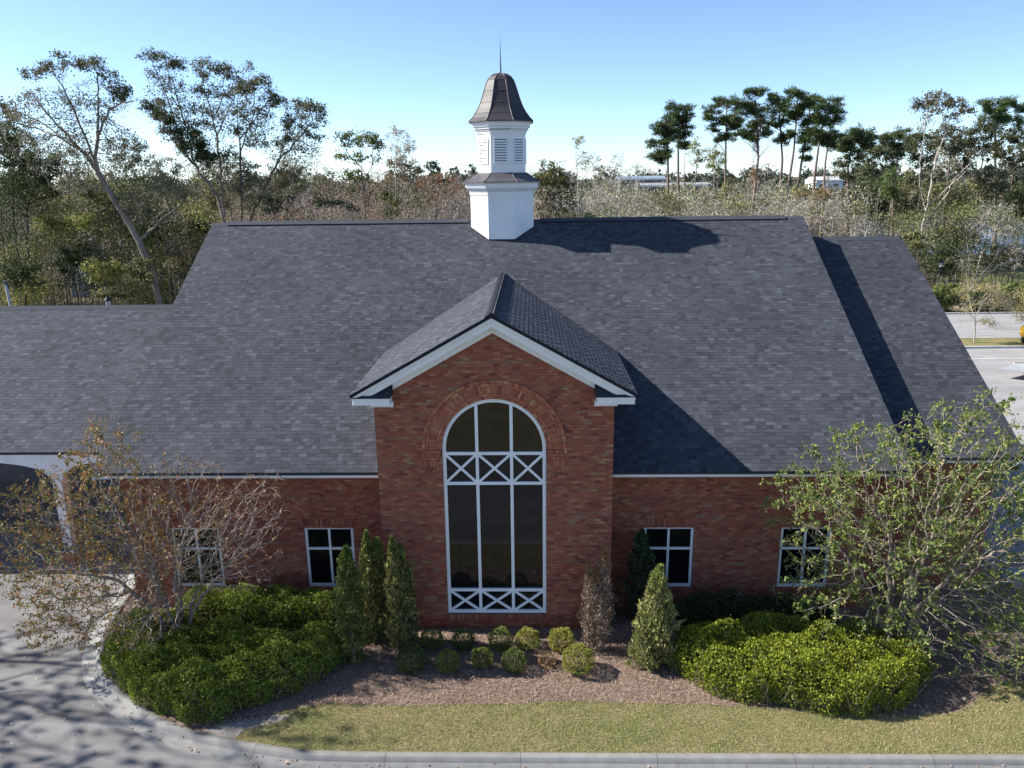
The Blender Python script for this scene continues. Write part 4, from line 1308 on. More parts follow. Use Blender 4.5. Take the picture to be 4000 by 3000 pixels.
# ------------------------------------------------------------------ background trees
OAK = [(.125, .13, .06), (.165, .155, .08), (.09, .10, .05), (.215, .195, .115), (.145, .15, .07)]
DARKG = [(.045, .07, .028), (.06, .085, .03), (.035, .055, .025), (.09, .11, .04)]
PINE = [(.055, .085, .03), (.075, .105, .035), (.04, .065, .028), (.10, .125, .045)]
YG = [(.26, .275, .07), (.33, .32, .09), (.19, .22, .06), (.38, .34, .12), (.14, .165, .055)]
RUST = [(.24, .13, .065), (.30, .17, .08), (.18, .11, .06), (.14, .13, .05), (.27, .2, .09)]
PALE = [(.34, .32, .24), (.42, .40, .32), (.28, .27, .18), (.48, .45, .38)]
BARKD, BARKP = (.15, .125, .10), (.40, .36, .31)


def tree(name, label, cat, Y, limbs, clumps, pal, dens=1.0, L=.24, W=.12, bark=BARKD, twig=None, group='trees behind the building', D=.55, r0=.014, rmax=.42, mat=None, depth=1.0, attr=70, zbase=0.0, expo=2.3, spray=5):
    attr = attr*2.2; dens = dens*2.3; r0 = r0*.75
    """limbs and clumps are drawn on the photograph's frame and set at distance Y; every clump has real depth"""
    k = 1.8083/FPX
    def pt(u, v, dy=0.0):
        return at(u, v, Y+dy)
    lines = []
    for i, ln in enumerate(limbs):
        p = [pt(u, v) for u, v in ln]
        if i == 0:                                     # the stem goes down to the ground
            d = p[0]-p[min(1, len(p)-1)]; d = d/max(abs(d[2]), .3)*np.sign(1) if len(p) > 1 else np.array([0, 0, -1.0])
            if p[0][2] > zbase+.2:
                t_ = (p[0][2]-zbase)
                p = [np.array([p[0][0]+np.clip(d[0]*t_*.35, -2, 2), p[0][1], zbase-.1])]+p
        else:
            off = RNG.normal(0, 1.2*depth, len(p))*np.linspace(0, 1, len(p))
            p = [q+np.array([0, o_, 0]) for q, o_ in zip(p, off)]
        lines.append(p)
    base = lines[0][0]
    t = thing(name, label, cat, tuple(base), group)
    C3, ns, lf = [], [], []
    s_ = (np.linalg.norm(at(1106, 400, Y)-CAM))*k
    for c in clumps:
        u, v, rx, rz = c[:4]; dn = c[4] if len(c) > 4 else 1.0
        ry = (rx+rz)/2*s_*depth*1.1
        ctr = pt(u, v, RNG.normal(0, ry*.6)); C3.append((*ctr, rx*s_, max(ry, .6), rz*s_)); ns.append(max(12, int(attr*(rx*rz*s_*s_)**.8/3)))
        lf.append(int(math.pi*rx*rz*s_*s_/(L*W*.5)*.85*dens*dn))
    A = in_ellipsoids(C3, ns)
    P, par = colonize(lines, A, D, D*1.3, D*30, 70, (0, 0, .05), .22, 5200)
    r, kids = pipe(par, r0, expo)
    b = MB(); limbs_mesh(b, P, par, r, bark, .09, 7, twig, rmax)
    tips = P[(r < r0*2.6)]
    cb = None
    if spray and len(tips):
        q = tips[RNG.integers(len(tips), size=len(tips)*spray)]; n = len(q); sw = .02+Y*.00012
        cb = MB(); leaf_tris(cb, q+RNG.normal(size=(n, 3))*.16, rand_dirs(n)+np.array([0, 0, .5]), RNG.uniform(.3, .75, n), sw, np.tile(np.asarray(twig or bark)*1.05, (n, 1))*RNG.uniform(.8, 1.2, (n, 1)))
    b.build('trunk', M_BARK, t)
    if dens == 0 and cb is not None:
        cb.build('crown', M_BARK, t)
    if dens > 0 and len(tips):
        b = cb or MB(); LP, LA = [], []
        for c, n in zip(C3, lf):
            c = np.array(c); d = (tips-c[:3])/c[3:6]; ok = tips[(d*d).sum(1) < 1.5]
            if len(ok) < 3:
                ok = in_ellipsoids([c], [30])
            sub = ok[RNG.integers(len(ok), size=max(6, n//16))]           # clusters hang on some of the twigs
            i = RNG.integers(len(sub), size=n)
            p = sub[i]+RNG.normal(size=(n, 3))*np.array([.36, .36, .26])*min(1.0, max(.55, c[3]/2.2))
            fr = RNG.random(n) < .25; p[fr] = in_ellipsoids([c], [int(fr.sum())])
            LP.append(p); LA.append(rand_dirs(n)+np.array([0, 0, .2]))
        LP, LA = np.concatenate(LP), np.concatenate(LA); n = len(LP)
        cl = .75+.5*(.5+.5*np.sin(LP[:, 0]*1.7+LP[:, 2]*1.3)*np.sin(LP[:, 2]*2.3+LP[:, 1]*1.1))
        s2 = RNG.uniform(.6, 1.35, n)
        leaf_quads(b, LP, LA, L*s2, W*s2, pick(pal, n, .22)*cl[:, None])
        b.build('crown', mat or M_LEAF, t)
    return t


def pine(label, Y, stem, clumps, extra=(), pal=PINE, lean=None, vines=None, bark=(.20, .15, .12)):
    """tall bare stem, flat tufted clumps of needles on a few level limbs"""
    p = [at(u, v, Y) for u, v in stem]; d = (p[0]-p[1])/max(p[1][2]-p[0][2], .5)
    if p[0][2] > 0:
        p = [p[0]+d*p[0][2]*.8]+p; p[0][2] = -.1
    t = thing('pine_tree', label, 'pine tree', tuple(p[0]), 'pine trees behind the building')
    b = MB(); n = len(p); pp = np.array(p)
    h = pp[:, 2]-pp[0, 2]; rad = .24*(1-.78*h/h[-1])+.03
    b.tube(p, rad, 8, bark)
    s_ = (np.linalg.norm(at(1106, 400, Y)-CAM))*1.8083/FPX
    crown = MB()
    v_top, v_low = min(c[1] for c in clumps), max(c[1] for c in clumps)
    extra_cl = []
    for i in range(5):
        v = v_top+(v_low-v_top)*RNG.uniform(.25, 1.15)+4; su = np.interp(-v, [-q[1] for q in stem], [q[0] for q in stem])
        extra_cl.append((su+RNG.choice([-1, 1])*RNG.uniform(7, 21), v, RNG.uniform(8, 13), RNG.uniform(4, 6)))
    for u, v, rx, rz in list(clumps)+extra_cl:
        c = at(u, v, Y+RNG.normal(0, rx*s_*.45)); rx_, rz_ = rx*s_, rz*s_; ry_ = rx_*.85
        # limb from the stem
        zi = np.clip(c[2]-rx_*.55, pp[1, 2], pp[-1, 2]-.3); s0 = np.array([np.interp(zi, pp[:, 2], pp[:, 0]), np.interp(zi, pp[:, 2], pp[:, 1]), zi])
        m = s0*.45+c*.55+np.array([0, 0, -.12*rx_]); b.tube([s0, m, c], [.075, .05, .03], 5, bark)
        rz_ = rz_*1.7; rx_ = rx_*1.12; c = c+RNG.normal(0, .35, 3)*np.array([1, 1, .8]); q = max(12, int(11*rx_*rz_)); e = in_ellipsoids([(*c, rx_*.95, ry_*.9, rz_*.9)], [q])
        tubes(b, np.tile(c, (q, 1)), e, np.full(q, .03), np.full(q, .012), 4, np.tile(bark, (q, 1)))
        for g in e:
            k = int(RNG.uniform(38, 75)); dd = rand_dirs(k); dd[:, 2] = dd[:, 2]*.8+.2
            rr = RNG.uniform(.15, .7, (k, 1))*(.75+.12*rx_)
            leaf_quads(crown, g+dd*rr*np.array([1, 1, .75]), dd+(0, 0, .25), RNG.uniform(.28, .5, k), .085, pick(pal, k, .25)*1.15*(.8+.4*RNG.random()))
    if vines:
        for u, v, ru, rv in vines:
            k = 420; c = at(u, v, Y-.3); P_ = c+RNG.normal(size=(k, 3))*np.array([ru*s_*.5, .3, rv*s_*.5]); leaf_quads(crown, P_, rand_dirs(k), .2, .1, pick(RUST[:3], k))
    for u0, v0, u1, v1 in extra:
        A0, B0 = at(u0, v0, Y), at(u1, v1, Y+1); b.tube([A0, (A0+B0)/2+(0, 0, .2), B0], [.06, .045, .02], 5, bark)
    b.build('trunk', M_BARK, t); crown.build('crown', M_NEEDLE, t)


# --- left of the building
tree('oak_tree', 'huge leaning oak with forked trunk and open brownish crown, left of the roof', 'oak tree', 46,
     [[(345, 660), (330, 590), (300, 520), (262, 455), (238, 415), (212, 372)], [(212, 372), (180, 330), (118, 292), (60, 280), (18, 262)], [(212, 372), (198, 320), (165, 245), (130, 185), (95, 150)], [(204, 345), (214, 268), (206, 190), (210, 130)],
      [(214, 290), (245, 235), (268, 200)], [(300, 520), (352, 470), (400, 430), (432, 402)], [(238, 415), (190, 392), (122, 410)], [(180, 330), (110, 245), (90, 205)], [(160, 312), (70, 262), (30, 240)]],
     [(72, 160, 28, 16), (105, 150, 26, 16), (140, 128, 30, 18), (178, 138, 26, 18), (205, 140, 26, 20), (248, 182, 26, 26, 1.5), (272, 200, 22, 14, 1.4), (60, 210, 26, 14, .4), (40, 258, 30, 16, .5), (20, 245, 24, 20, .7), (120, 215, 30, 22, .3), (170, 220, 26, 22, .25), (225, 240, 24, 22, .4), (150, 400, 40, 22, .5), (290, 440, 40, 26, .6), (350, 400, 36, 24, .5), (400, 420, 24, 18, .5), (105, 250, 70, 60, .3), (205, 250, 60, 80, .32), (150, 330, 80, 45, .18), (270, 330, 55, 60, .2), (330, 440, 66, 46, .3), (60, 320, 50, 50, .2)],
     OAK, 1.0, .18, .095, bark=(.25, .21, .17), twig=(.33, .285, .24), r0=.017, rmax=.42, attr=60, expo=2.15)
tree('oak_tree', 'slender oak leaning left with a thin pale top crown and a dense dark skirt', 'oak tree', 50,
     [[(486, 484), (468, 420), (440, 385), (402, 335)], [(402, 335), (372, 250), (348, 190), (326, 125)], [(420, 350), (400, 290), (382, 200), (378, 140)], [(402, 335), (365, 300), (330, 250)]],
     [(322, 118, 24, 16), (352, 125, 22, 14), (382, 135, 24, 18), (330, 160, 22, 18, .5), (366, 190, 26, 20, .5), (325, 232, 32, 13, 2.6), (352, 250, 30, 16, 2.8), (385, 280, 34, 22, 2.6), (420, 312, 36, 26, 3.0), (450, 338, 30, 22, 2.6), (400, 240, 22, 20, .5), (440, 270, 20, 20, .5), (375, 230, 48, 80, .36), (440, 380, 60, 50, .35)],
     OAK[:3]+DARKG, 1.0, .18, .095, bark=(.24, .2, .165), twig=(.31, .265, .225), r0=.014, attr=60)
tree('oak_tree', 'upright oak with straight pale stem and tufted crown in the middle of the left group', 'oak tree', 52,
     [[(486, 484), (478, 400), (469, 293), (458, 251), (434, 155)], [(460, 260), (480, 200), (484, 150)], [(469, 293), (500, 230), (536, 150)]],
     [(434, 140, 26, 18), (455, 150, 20, 16), (484, 150, 24, 18), (505, 165, 18, 14), (540, 144, 12, 15, .7), (440, 195, 26, 20, .5), (480, 200, 26, 18, .6), (512, 195, 22, 16, 1.1), (430, 235, 22, 20, .4), (470, 245, 20, 16, .4), (465, 240, 50, 75, .36), (480, 380, 50, 60, .35)],
     OAK, 1.0, .18, .095, bark=(.28, .235, .195), twig=(.33, .285, .24), attr=70)
tree('oak_tree', 'dark stemmed oak with clumped olive crown right of the straight pale oak', 'oak tree', 49,
     [[(522, 484), (520, 400), (519, 328), (512, 240), (516, 200)], [(519, 328), (548, 250), (566, 185)], [(519, 300), (560, 250), (585, 215)]],
     [(520, 195, 28, 18), (545, 180, 26, 16), (568, 178, 24, 18, 1.2), (585, 205, 24, 18, 1.2), (598, 222, 18, 14), (530, 235, 28, 18, .8), (565, 245, 24, 18, .8), (520, 280, 24, 18, .6), (550, 300, 26, 18, .7), (500, 330, 24, 18, .6), (540, 370, 26, 22, .6), (545, 260, 48, 70, .4), (540, 410, 50, 50, .4)],
     OAK+DARKG[:2], 1.0, .18, .095, bark=(.12, .10, .085), attr=60)
tree('oak_tree', 'oak leaning right with domed leafy crown at the right end of the left group', 'oak tree', 51,
     [[(540, 478), (574, 400), (602, 345), (645, 300), (676, 258)], [(602, 345), (618, 300), (632, 260)], [(560, 430), (610, 400), (640, 370)]],
     [(640, 228, 26, 16), (665, 225, 24, 16), (688, 238, 18, 18, 1.1), (700, 262, 10, 16), (655, 255, 28, 18, 1.2), (625, 262, 22, 16), (632, 290, 26, 16, .9), (676, 280, 20, 16, .9), (610, 310, 24, 16, .8), (650, 320, 22, 14, .6), (600, 380, 34, 26, .6), (640, 400, 30, 22, .6), (690, 300, 14, 10, .7), (640, 330, 60, 60, .45), (600, 420, 50, 40, .45)],
     OAK, 1.0, .18, .095, bark=(.15, .125, .10), attr=60)
tree('understory_tree', 'low dark tree with one long arching limb just above the ridge', 'tree', 47,
     [[(618, 484), (630, 462), (650, 448), (700, 437), (745, 440), (770, 452)], [(650, 448), (640, 420), (655, 395)]],
     [(720, 440, 30, 10, 1.2), (755, 448, 22, 10, 1.2), (690, 435, 22, 10), (650, 400, 26, 16, .5), (610, 440, 26, 20, .6), (580, 450, 26, 22, .6)], DARKG+OAK[:2], .9, attr=60)
tree('sweetgum_tree', 'yellow-green leafy tree with dark top, nearest the cupola on the left', 'tree', 58,
     [[(788, 482), (788, 420), (780, 370), (778, 320)], [(786, 410), (806, 350), (806, 305)], [(786, 415), (760, 385)], [(786, 370), (750, 330), (738, 300)]],
     [(738, 300, 18, 16), (762, 298, 22, 16, 1.2), (796, 300, 24, 20, 1.3), (822, 312, 14, 14, 1.2), (780, 335, 26, 14, .8), (738, 335, 18, 14), (756, 378, 26, 13, 1.1), (786, 384, 20, 11, 1.0), (815, 345, 16, 14, .5)],
     [(.11, .15, .04), (.17, .20, .05), (.08, .11, .03), (.24, .25, .06), (.06, .085, .03)], 1.0, attr=60)
tree('bare_tree', 'pale sparse tree with small silvery leaves left of the cupola', 'tree', 70,
     [[(853, 470), (855, 420), (856, 350), (860, 300)], [(856, 360), (875, 320), (885, 305)], [(856, 350), (840, 310)]],
     [(848, 290, 18, 14), (868, 292, 18, 16), (886, 315, 16, 18), (855, 320, 24, 18), (872, 335, 20, 14)], PALE, .42, .2, .1, bark=(.30, .27, .24), twig=(.36, .33, .3), r0=.011, attr=80)
tree('oak_tree', 'rust coloured oak behind the pale sparse tree', 'oak tree', 84,
     [[(862, 470), (858, 420), (856, 380)], [(858, 420), (880, 385)]], [(845, 352, 18, 14), (866, 350, 18, 12), (890, 358, 22, 16), (870, 375, 34, 14, .8), (900, 370, 14, 10), (845, 380, 20, 12, .7)], RUST+OAK[:2], .95, .28, .15)
tree('oak_tree', 'dark bare limbed tree with sparse red leaves immediately left of the cupola', 'tree', 72,
     [[(940, 478), (942, 440), (952, 400), (955, 380)], [(941, 470), (955, 445), (962, 430), (970, 400)], [(942, 440), (925, 410), (915, 380)], [(962, 430), (985, 400)]],
     [(930, 390, 26, 18), (965, 390, 26, 18), (985, 405, 22, 16), (950, 420, 34, 16), (905, 400, 20, 14)], RUST[:3]+[(.34, .12, .06)], .3, .18, .1, bark=(.12, .10, .09), twig=(.24, .19, .17), r0=.012, attr=90)
tree('understory_tree', 'green-orange bush-like tree low between the two left tree groups', 'tree', 62,
     [[(850, 478), (840, 450), (838, 430)], [(840, 450), (825, 425)]], [(838, 425, 18, 14), (855, 440, 16, 14), (825, 415, 14, 8), (845, 460, 22, 12)], DARKG+[(.3, .2, .05)], .8)
for i, (u, v, rx, lab) in enumerate(((933, 352, 16, 'far round-topped pine alone on the skyline left of the cupola'), (986, 365, 10, 'small far pine touching the cupola on the skyline'), (1022, 362, 12, 'far dark pine half hidden behind the cupola'))):
    tree('distant_pine', lab, 'pine tree', 190+i*8, [[(u, v+40), (u, v+8)]], [(u, v, rx, 8), (u-4, v+8, rx*1.2, 7), (u+4, v+14, rx, 8)], [(.06, .085, .05), (.08, .10, .06)], 1.0, .55, .4, D=1.2, r0=.04, attr=40, group='far pines on the skyline')
for lab, Y, u, v, rx, rz, pal, dn in (
        ('hazy olive crown filling the space under the fork of the leaning oak', 57, 150, 350, 60, 40, OAK+YG[2:3], .5), ('brown-olive crown behind the leaning oak trunk', 60, 270, 330, 50, 44, OAK, .55),
        ('greyish crown behind the slender left-leaning oak', 62, 350, 370, 46, 40, OAK+PALE[:1], .5), ('olive crown between the straight oak and the dark stemmed oak', 63, 500, 370, 48, 44, OAK, .6),
        ('warm brown crown behind the domed oak', 64, 620, 380, 46, 40, OAK+RUST[:2], .6), ('dark green crown at the left edge behind the pine', 60, 40, 330, 46, 50, DARKG+OAK, .8),
        ('olive crown above the yellow-green sapling', 58, 200, 410, 44, 34, OAK+YG[2:], .6), ('russet bare crown right of the yellow-green tree', 80, 830, 400, 40, 26, RUST+OAK, .3),
        ('grey twiggy crown left of the dark bare limbed tree', 82, 905, 405, 36, 30, RUST[1:3]+PALE[:1], .2), ('tan twiggy crown above the ridge, far left of the yellow-green tree', 78, 700, 390, 38, 32, OAK+RUST[1:2], .3)):
    tree('woodland_tree', lab, 'tree', Y, [[(u, v+rz*2.2), (u+3, v+rz*.9), (u-2, v)], [(u+3, v+rz*.9), (u-rx*.5, v)], [(u+3, v+rz*.7), (u+rx*.5, v-rz*.1)]],
         [(u-rx*.5, v-rz*.4, rx*.5, rz*.4), (u+rx*.1, v-rz*.65, rx*.5, rz*.36), (u+rx*.55, v-rz*.35, rx*.5, rz*.4), (u-rx*.6, v+rz*.2, rx*.5, rz*.42), (u, v, rx*.6, rz*.45), (u+rx*.6, v+rz*.25, rx*.5, rz*.42), (u-rx*.2, v+rz*.65, rx*.6, rz*.42), (u+rx*.4, v+rz*.7, rx*.5, rz*.4)],
         pal, dn, .18, .1, bark=(.2, .17, .14), twig=(.27, .24, .2), group='trees behind the building', attr=55, r0=.011)
# dense undergrowth at the far left
tree('pine_tree', 'dark pine with two stems at the left edge of the picture', 'pine tree', 52, [[(40, 560), (28, 460), (24, 380)], [(60, 560), (62, 450), (70, 400)]],
     [(20, 330, 36, 30, 1.3), (62, 350, 34, 30, 1.3), (100, 370, 30, 26, 1.3), (40, 400, 44, 28, 1.2), (95, 410, 34, 22, 1.0), (15, 290, 30, 26, 1.0), (118, 345, 22, 20)], DARKG+[(.12, .14, .05)], 1.2, .26, .12, bark=(.10, .085, .075))
tree('oak_tree', 'grey-brown oak crown entering at the upper left edge', 'oak tree', 55, [[(5, 520), (0, 400), (-5, 300)], [(0, 360), (20, 280)]],
     [(8, 225, 20, 18), (25, 248, 22, 16), (-10, 250, 24, 20), (15, 275, 26, 18), (45, 285, 20, 14, .6)], OAK, .9)
for lab, Y, u, v, rx, rz, pal in (
        ('yellow-green leafy young tree under the leaning oak', 49, 110, 480, 46, 26, YG), ('light green sapling crown between oak trunk and yellow-green tree', 48, 175, 478, 36, 26, YG),
        ('pale yellow-green bush by the canopy ridge', 45.5, 225, 585, 46, 36, YG), ('tall dark evergreen bush with a black hollow beside it', 50, 150, 560, 40, 44, DARKG),
        ('dark shiny evergreen at the far left above the canopy', 47, 45, 590, 46, 46, DARKG), ('loose bush with bronze tips beside the oak trunk', 45, 300, 590, 34, 40, YG[2:]+OAK),
        ('low green bush touching the canopy ridge', 44.5, 240, 635, 50, 18, YG[:1]+OAK), ('tangled brown and green bush right of the oak trunk', 47, 385, 560, 34, 44, OAK+RUST[:1]),
        ('dull olive tree filling the gap above the roof rake', 52, 430, 490, 34, 34, OAK), ('thin bronze tree left of the ridge end', 56, 470, 430, 30, 34, OAK+RUST[:2]), ('olive young tree in front of the woods left of the ridge end', 57, 300, 500, 36, 30, OAK+YG[:2])):
    tree('understory_tree', lab, 'bush', Y, [[(u, v+rz*.9), (u+4, v+rz*.3), (u-3, v)]], [(u-rx*.45, v-rz*.35, rx*.6, rz*.5), (u+rx*.45, v-rz*.3, rx*.55, rz*.5), (u-rx*.4, v+rz*.35, rx*.6, rz*.55), (u+rx*.4, v+rz*.35, rx*.6, rz*.55), (u, v, rx*.6, rz*.6)], pal, 1.0, .2, .11, group='undergrowth left of the building', attr=50, r0=.01)

# --- right of the cupola
tree('oak_tree', 'dense green and orange oak directly right of the cupola', 'oak tree', 66,
     [[(1165, 478), (1178, 430), (1190, 390)], [(1172, 450), (1205, 420), (1225, 400)], [(1178, 430), (1170, 395)]],
     [(1186, 358, 22, 14), (1208, 368, 18, 12), (1178, 385, 28, 18, 1.3), (1210, 395, 26, 20, 1.3), (1232, 410, 16, 18, 1.2), (1190, 420, 28, 18, 1.3), (1225, 440, 24, 20, 1.3), (1180, 450, 26, 18, 1.1), (1215, 465, 30, 12, 1.1), (1160, 400, 14, 20, .8), (1238, 470, 14, 10)],
     [(.09, .11, .035), (.12, .125, .04), (.065, .085, .03), (.20, .15, .05), (.15, .14, .05)], 1.1, .24, .13)
tree('bare_tree', 'slim pale tree with a tuft of leaves at its tip, right of the dense oak', 'tree', 74,
     [[(1252, 478), (1248, 400), (1244, 330), (1248, 305)], [(1248, 400), (1268, 370), (1284, 350)]],
     [(1247, 308, 15, 13), (1258, 302, 10, 10), (1284, 348, 22, 20, .6), (1300, 368, 18, 16, .5), (1262, 350, 16, 20, .5), (1290, 395, 24, 18, .4)], YG[:2]+PALE, .55, .22, .12, bark=(.36, .33, .29), twig=(.4, .37, .33), r0=.011, attr=80)
tree('understory_tree', 'small dark evergreen bush on the ridge line right of the cupola', 'bush', 60, [[(1270, 480), (1270, 466)]], [(1264, 466, 12, 9, 1.3), (1278, 468, 10, 8, 1.3)], DARKG, 1.2)
tree('bare_tree', 'wispy bare tree in the low gap between cupola and pines', 'tree', 90, [[(1335, 470), (1337, 400), (1342, 350)], [(1337, 400), (1322, 360)]], [(1340, 345, 16, 18), (1322, 362, 16, 16), (1352, 375, 16, 16)], PALE, .16, .18, .08, bark=(.40, .37, .35), twig=(.46, .43, .4), r0=.01, attr=110)
tree('bare_tree', 'thin white stemmed snag beside the left pines', 'tree', 82, [[(1368, 478), (1372, 410), (1378, 372)], [(1374, 390), (1362, 365)], [(1376, 380), (1392, 362)]], [(1372, 362, 18, 8), (1385, 368, 12, 8)], PALE, .25, .2, .08, bark=(.46, .42, .38), twig=(.46, .43, .4), attr=60)
pine('left pine of the pair, with wide dark plates of needles', 92, [(1443, 480), (1443, 394), (1443, 330), (1440, 280)], [(1424, 262, 20, 11), (1410, 290, 18, 9), (1432, 292, 22, 10), (1400, 312, 12, 7), (1425, 318, 24, 9), (1408, 335, 14, 6), (1440, 340, 14, 7)])
pine('right pine of the pair, taller with a rounded dark head', 94, [(1468, 480), (1465, 398), (1465, 300), (1466, 235)], [(1460, 236, 22, 9), (1480, 240, 20, 9), (1470, 255, 26, 11), (1456, 275, 18, 9), (1482, 278, 18, 9), (1468, 300, 14, 8)], ((1478, 420, 1480, 300),))
pine('pine with broad umbrella head left of the thick vine-covered pine', 96, [(1568, 470), (1567, 378), (1568, 300), (1570, 232)], [(1552, 222, 22, 8), (1578, 214, 22, 8), (1540, 240, 18, 9), (1595, 230, 16, 8), (1528, 262, 14, 8), (1560, 255, 20, 8), (1585, 268, 20, 9), (1540, 280, 12, 6), (1575, 295, 18, 8)], ((1567, 330, 1520, 270),))
pine('thick old pine with rust coloured vines and heavy limbs', 88, [(1622, 480), (1632, 400), (1638, 340), (1636, 270), (1630, 215)], [(1615, 206, 20, 8), (1640, 202, 22, 8), (1605, 222, 16, 8), (1655, 220, 14, 8), (1625, 232, 24, 8), (1612, 258, 20, 9), (1650, 262, 20, 9), (1600, 290, 16, 8), (1662, 285, 14, 8), (1625, 290, 18, 8)], ((1636, 330, 1600, 300), (1636, 345, 1668, 310)), vines=((1634, 310, 8, 26), (1628, 372, 8, 22), (1640, 270, 8, 14)), bark=(.22, .165, .14))
pine('slim pine standing right of the thick vine-covered pine', 98, [(1680, 470), (1690, 346), (1685, 260), (1680, 205)], [(1672, 210, 12, 7), (1688, 205, 12, 7), (1670, 240, 16, 8), (1690, 258, 18, 9), (1668, 272, 14, 8), (1692, 292, 16, 8)])
pine('leaning pine with bright green umbrella top', 93, [(1690, 478), (1700, 420), (1714, 330), (1722, 240), (1722, 215)], [(1708, 206, 18, 7), (1730, 204, 20, 7), (1702, 226, 16, 7), (1735, 225, 16, 7), (1720, 245, 18, 8), (1730, 300, 12, 6)], pal=[(.075, .11, .035), (.10, .14, .045), (.055, .085, .03)])
pine('second leaning pine close to the bright umbrella topped pine', 97, [(1712, 478), (1722, 410), (1738, 310), (1750, 230)], [(1742, 206, 18, 7), (1762, 212, 18, 8), (1748, 228, 22, 8), (1738, 255, 16, 8), (1760, 262, 16, 8), (1748, 295, 18, 8), (1742, 325, 12, 6)])
pine('tall clean stemmed pine with wide crown at the right end of the pine row', 90, [(1754, 470), (1760, 378), (1772, 290), (1788, 228)], [(1778, 214, 20, 7), (1802, 218, 20, 8), (1768, 235, 14, 7), (1815, 240, 14, 8), (1795, 238, 22, 8), (1808, 262, 16, 8), (1780, 262, 14, 6), (1800, 285, 12, 6), (1778, 300, 12, 6)])
pine('thin pine behind the clean stemmed pine', 104, [(1776, 460), (1783, 350), (1795, 270)], [(1798, 272, 14, 7), (1790, 300, 14, 7), (1805, 315, 12, 6)])
pine('lower spreading pine with rounded pale green plates', 100, [(1832, 450), (1832, 362), (1842, 300)], [(1860, 276, 20, 9), (1838, 290, 22, 9), (1880, 292, 16, 9), (1825, 305, 20, 9), (1865, 305, 24, 10), (1885, 318, 18, 9), (1810, 320, 18, 8), (1845, 325, 24, 9)], ((1834, 385, 1865, 345),), pal=[(.075, .105, .04), (.10, .13, .05), (.06, .085, .035)])
pine('low round headed pine left of the pale limbed oak', 102, [(1929, 440), (1929, 354), (1928, 300)], [(1920, 290, 20, 8), (1942, 294, 20, 8), (1912, 308, 18, 8), (1935, 312, 24, 9), (1958, 308, 20, 8), (1970, 322, 14, 7), (1922, 330, 18, 8)], pal=[(.075, .105, .04), (.10, .13, .05)])
for lab, Y, u, v, rx, rz, pal, dn in (
        ('yellow-green tree among the pine stems left of the vine-covered pine', 82, 1545, 345, 24, 34, YG[:3]+OAK[:1], .75), ('thin olive tree right of the pine pair', 80, 1505, 330, 24, 36, YG+PALE[:1], .45),
        ('green shrub tree at the foot of the pine pair', 78, 1450, 440, 34, 26, YG[2:]+OAK, .6), ('olive green tree under the broad umbrella pine', 79, 1570, 430, 30, 34, YG[1:]+OAK, .65),
        ('orange leaved tree between the pines and the pond', 80, 1782, 420, 26, 14, [(.42, .19, .07), (.36, .2, .08), (.3, .2, .08), (.2, .19, .06)], 1.0), ('small orange-green tree left of the orange leaved tree', 82, 1733, 418, 18, 12, [(.33, .2, .07), (.2, .19, .06)], .9),
        ('dull green cedar left of the bright cedar', 74, 1876, 386, 28, 34, [(.075, .10, .04), (.10, .125, .045), (.13, .14, .06)], 1.15), ('bright green cedar left of the pale limbed oak', 68, 1924, 400, 24, 42, [(.09, .14, .04), (.12, .17, .05), (.065, .10, .035)], 1.3),
        ('bushy olive tree on the near pond bank', 66, 1850, 450, 36, 22, YG[1:]+OAK+PALE[:1], .55), ('pale bare thicket tree at the roof corner by the pond', 60, 1800, 455, 30, 28, PALE, .2)):
    k3 = rz/3
    tree('understory_tree', lab, 'tree', Y, [[(u-2, v+rz*1.4), (u+2, v+rz*.4), (u, v-rz*.5)]], [(u, v-rz*.65, rx*.5, rz*.4), (u-rx*.45, v-rz*.15, rx*.55, rz*.42), (u+rx*.45, v-rz*.1, rx*.55, rz*.42), (u-rx*.3, v+rz*.4, rx*.7, rz*.45), (u+rx*.35, v+rz*.45, rx*.65, rz*.45)], pal, dn, .22, .12, bark=(.28, .25, .21), twig=(.36, .32, .28), group='middle trees right of the cupola', attr=60, r0=.012)
tree('oak_tree', 'tall pale limbed oak with wind-swept brown top, right of the annex roof', 'oak tree', 64,
     [[(1992, 500), (1998, 470), (2008, 415), (2024, 330), (2048, 270), (2062, 235)], [(2000, 460), (1992, 400), (1990, 340), (1986, 290), (1992, 245)], [(2002, 470), (2040, 420), (2070, 385), (2126, 330)], [(2000, 478), (2050, 470), (2090, 450)], [(2024, 340), (2035, 290), (2030, 240)], [(2010, 440), (2060, 390), (2110, 345), (2150, 320)], [(1998, 470), (1975, 440), (1962, 420)]],
     [(1982, 232, 18, 14), (2000, 215, 22, 13), (2024, 208, 24, 13, 1.2), (2040, 225, 22, 12, 1.2), (2066, 222, 22, 14, 1.3), (2095, 240, 20, 12, 1.2), (2012, 240, 26, 14, .7), (2060, 255, 22, 14, .7), (1990, 265, 16, 16, .4), (2110, 330, 26, 12, .5), (2085, 410, 24, 14, .4), (1970, 410, 14, 16, .5), (2040, 350, 24, 18, .3)],
     [(.105, .10, .04), (.14, .125, .055), (.08, .08, .035), (.17, .14, .07)], 1.0, bark=(.46, .41, .35), twig=(.42, .37, .31), rmax=.3)
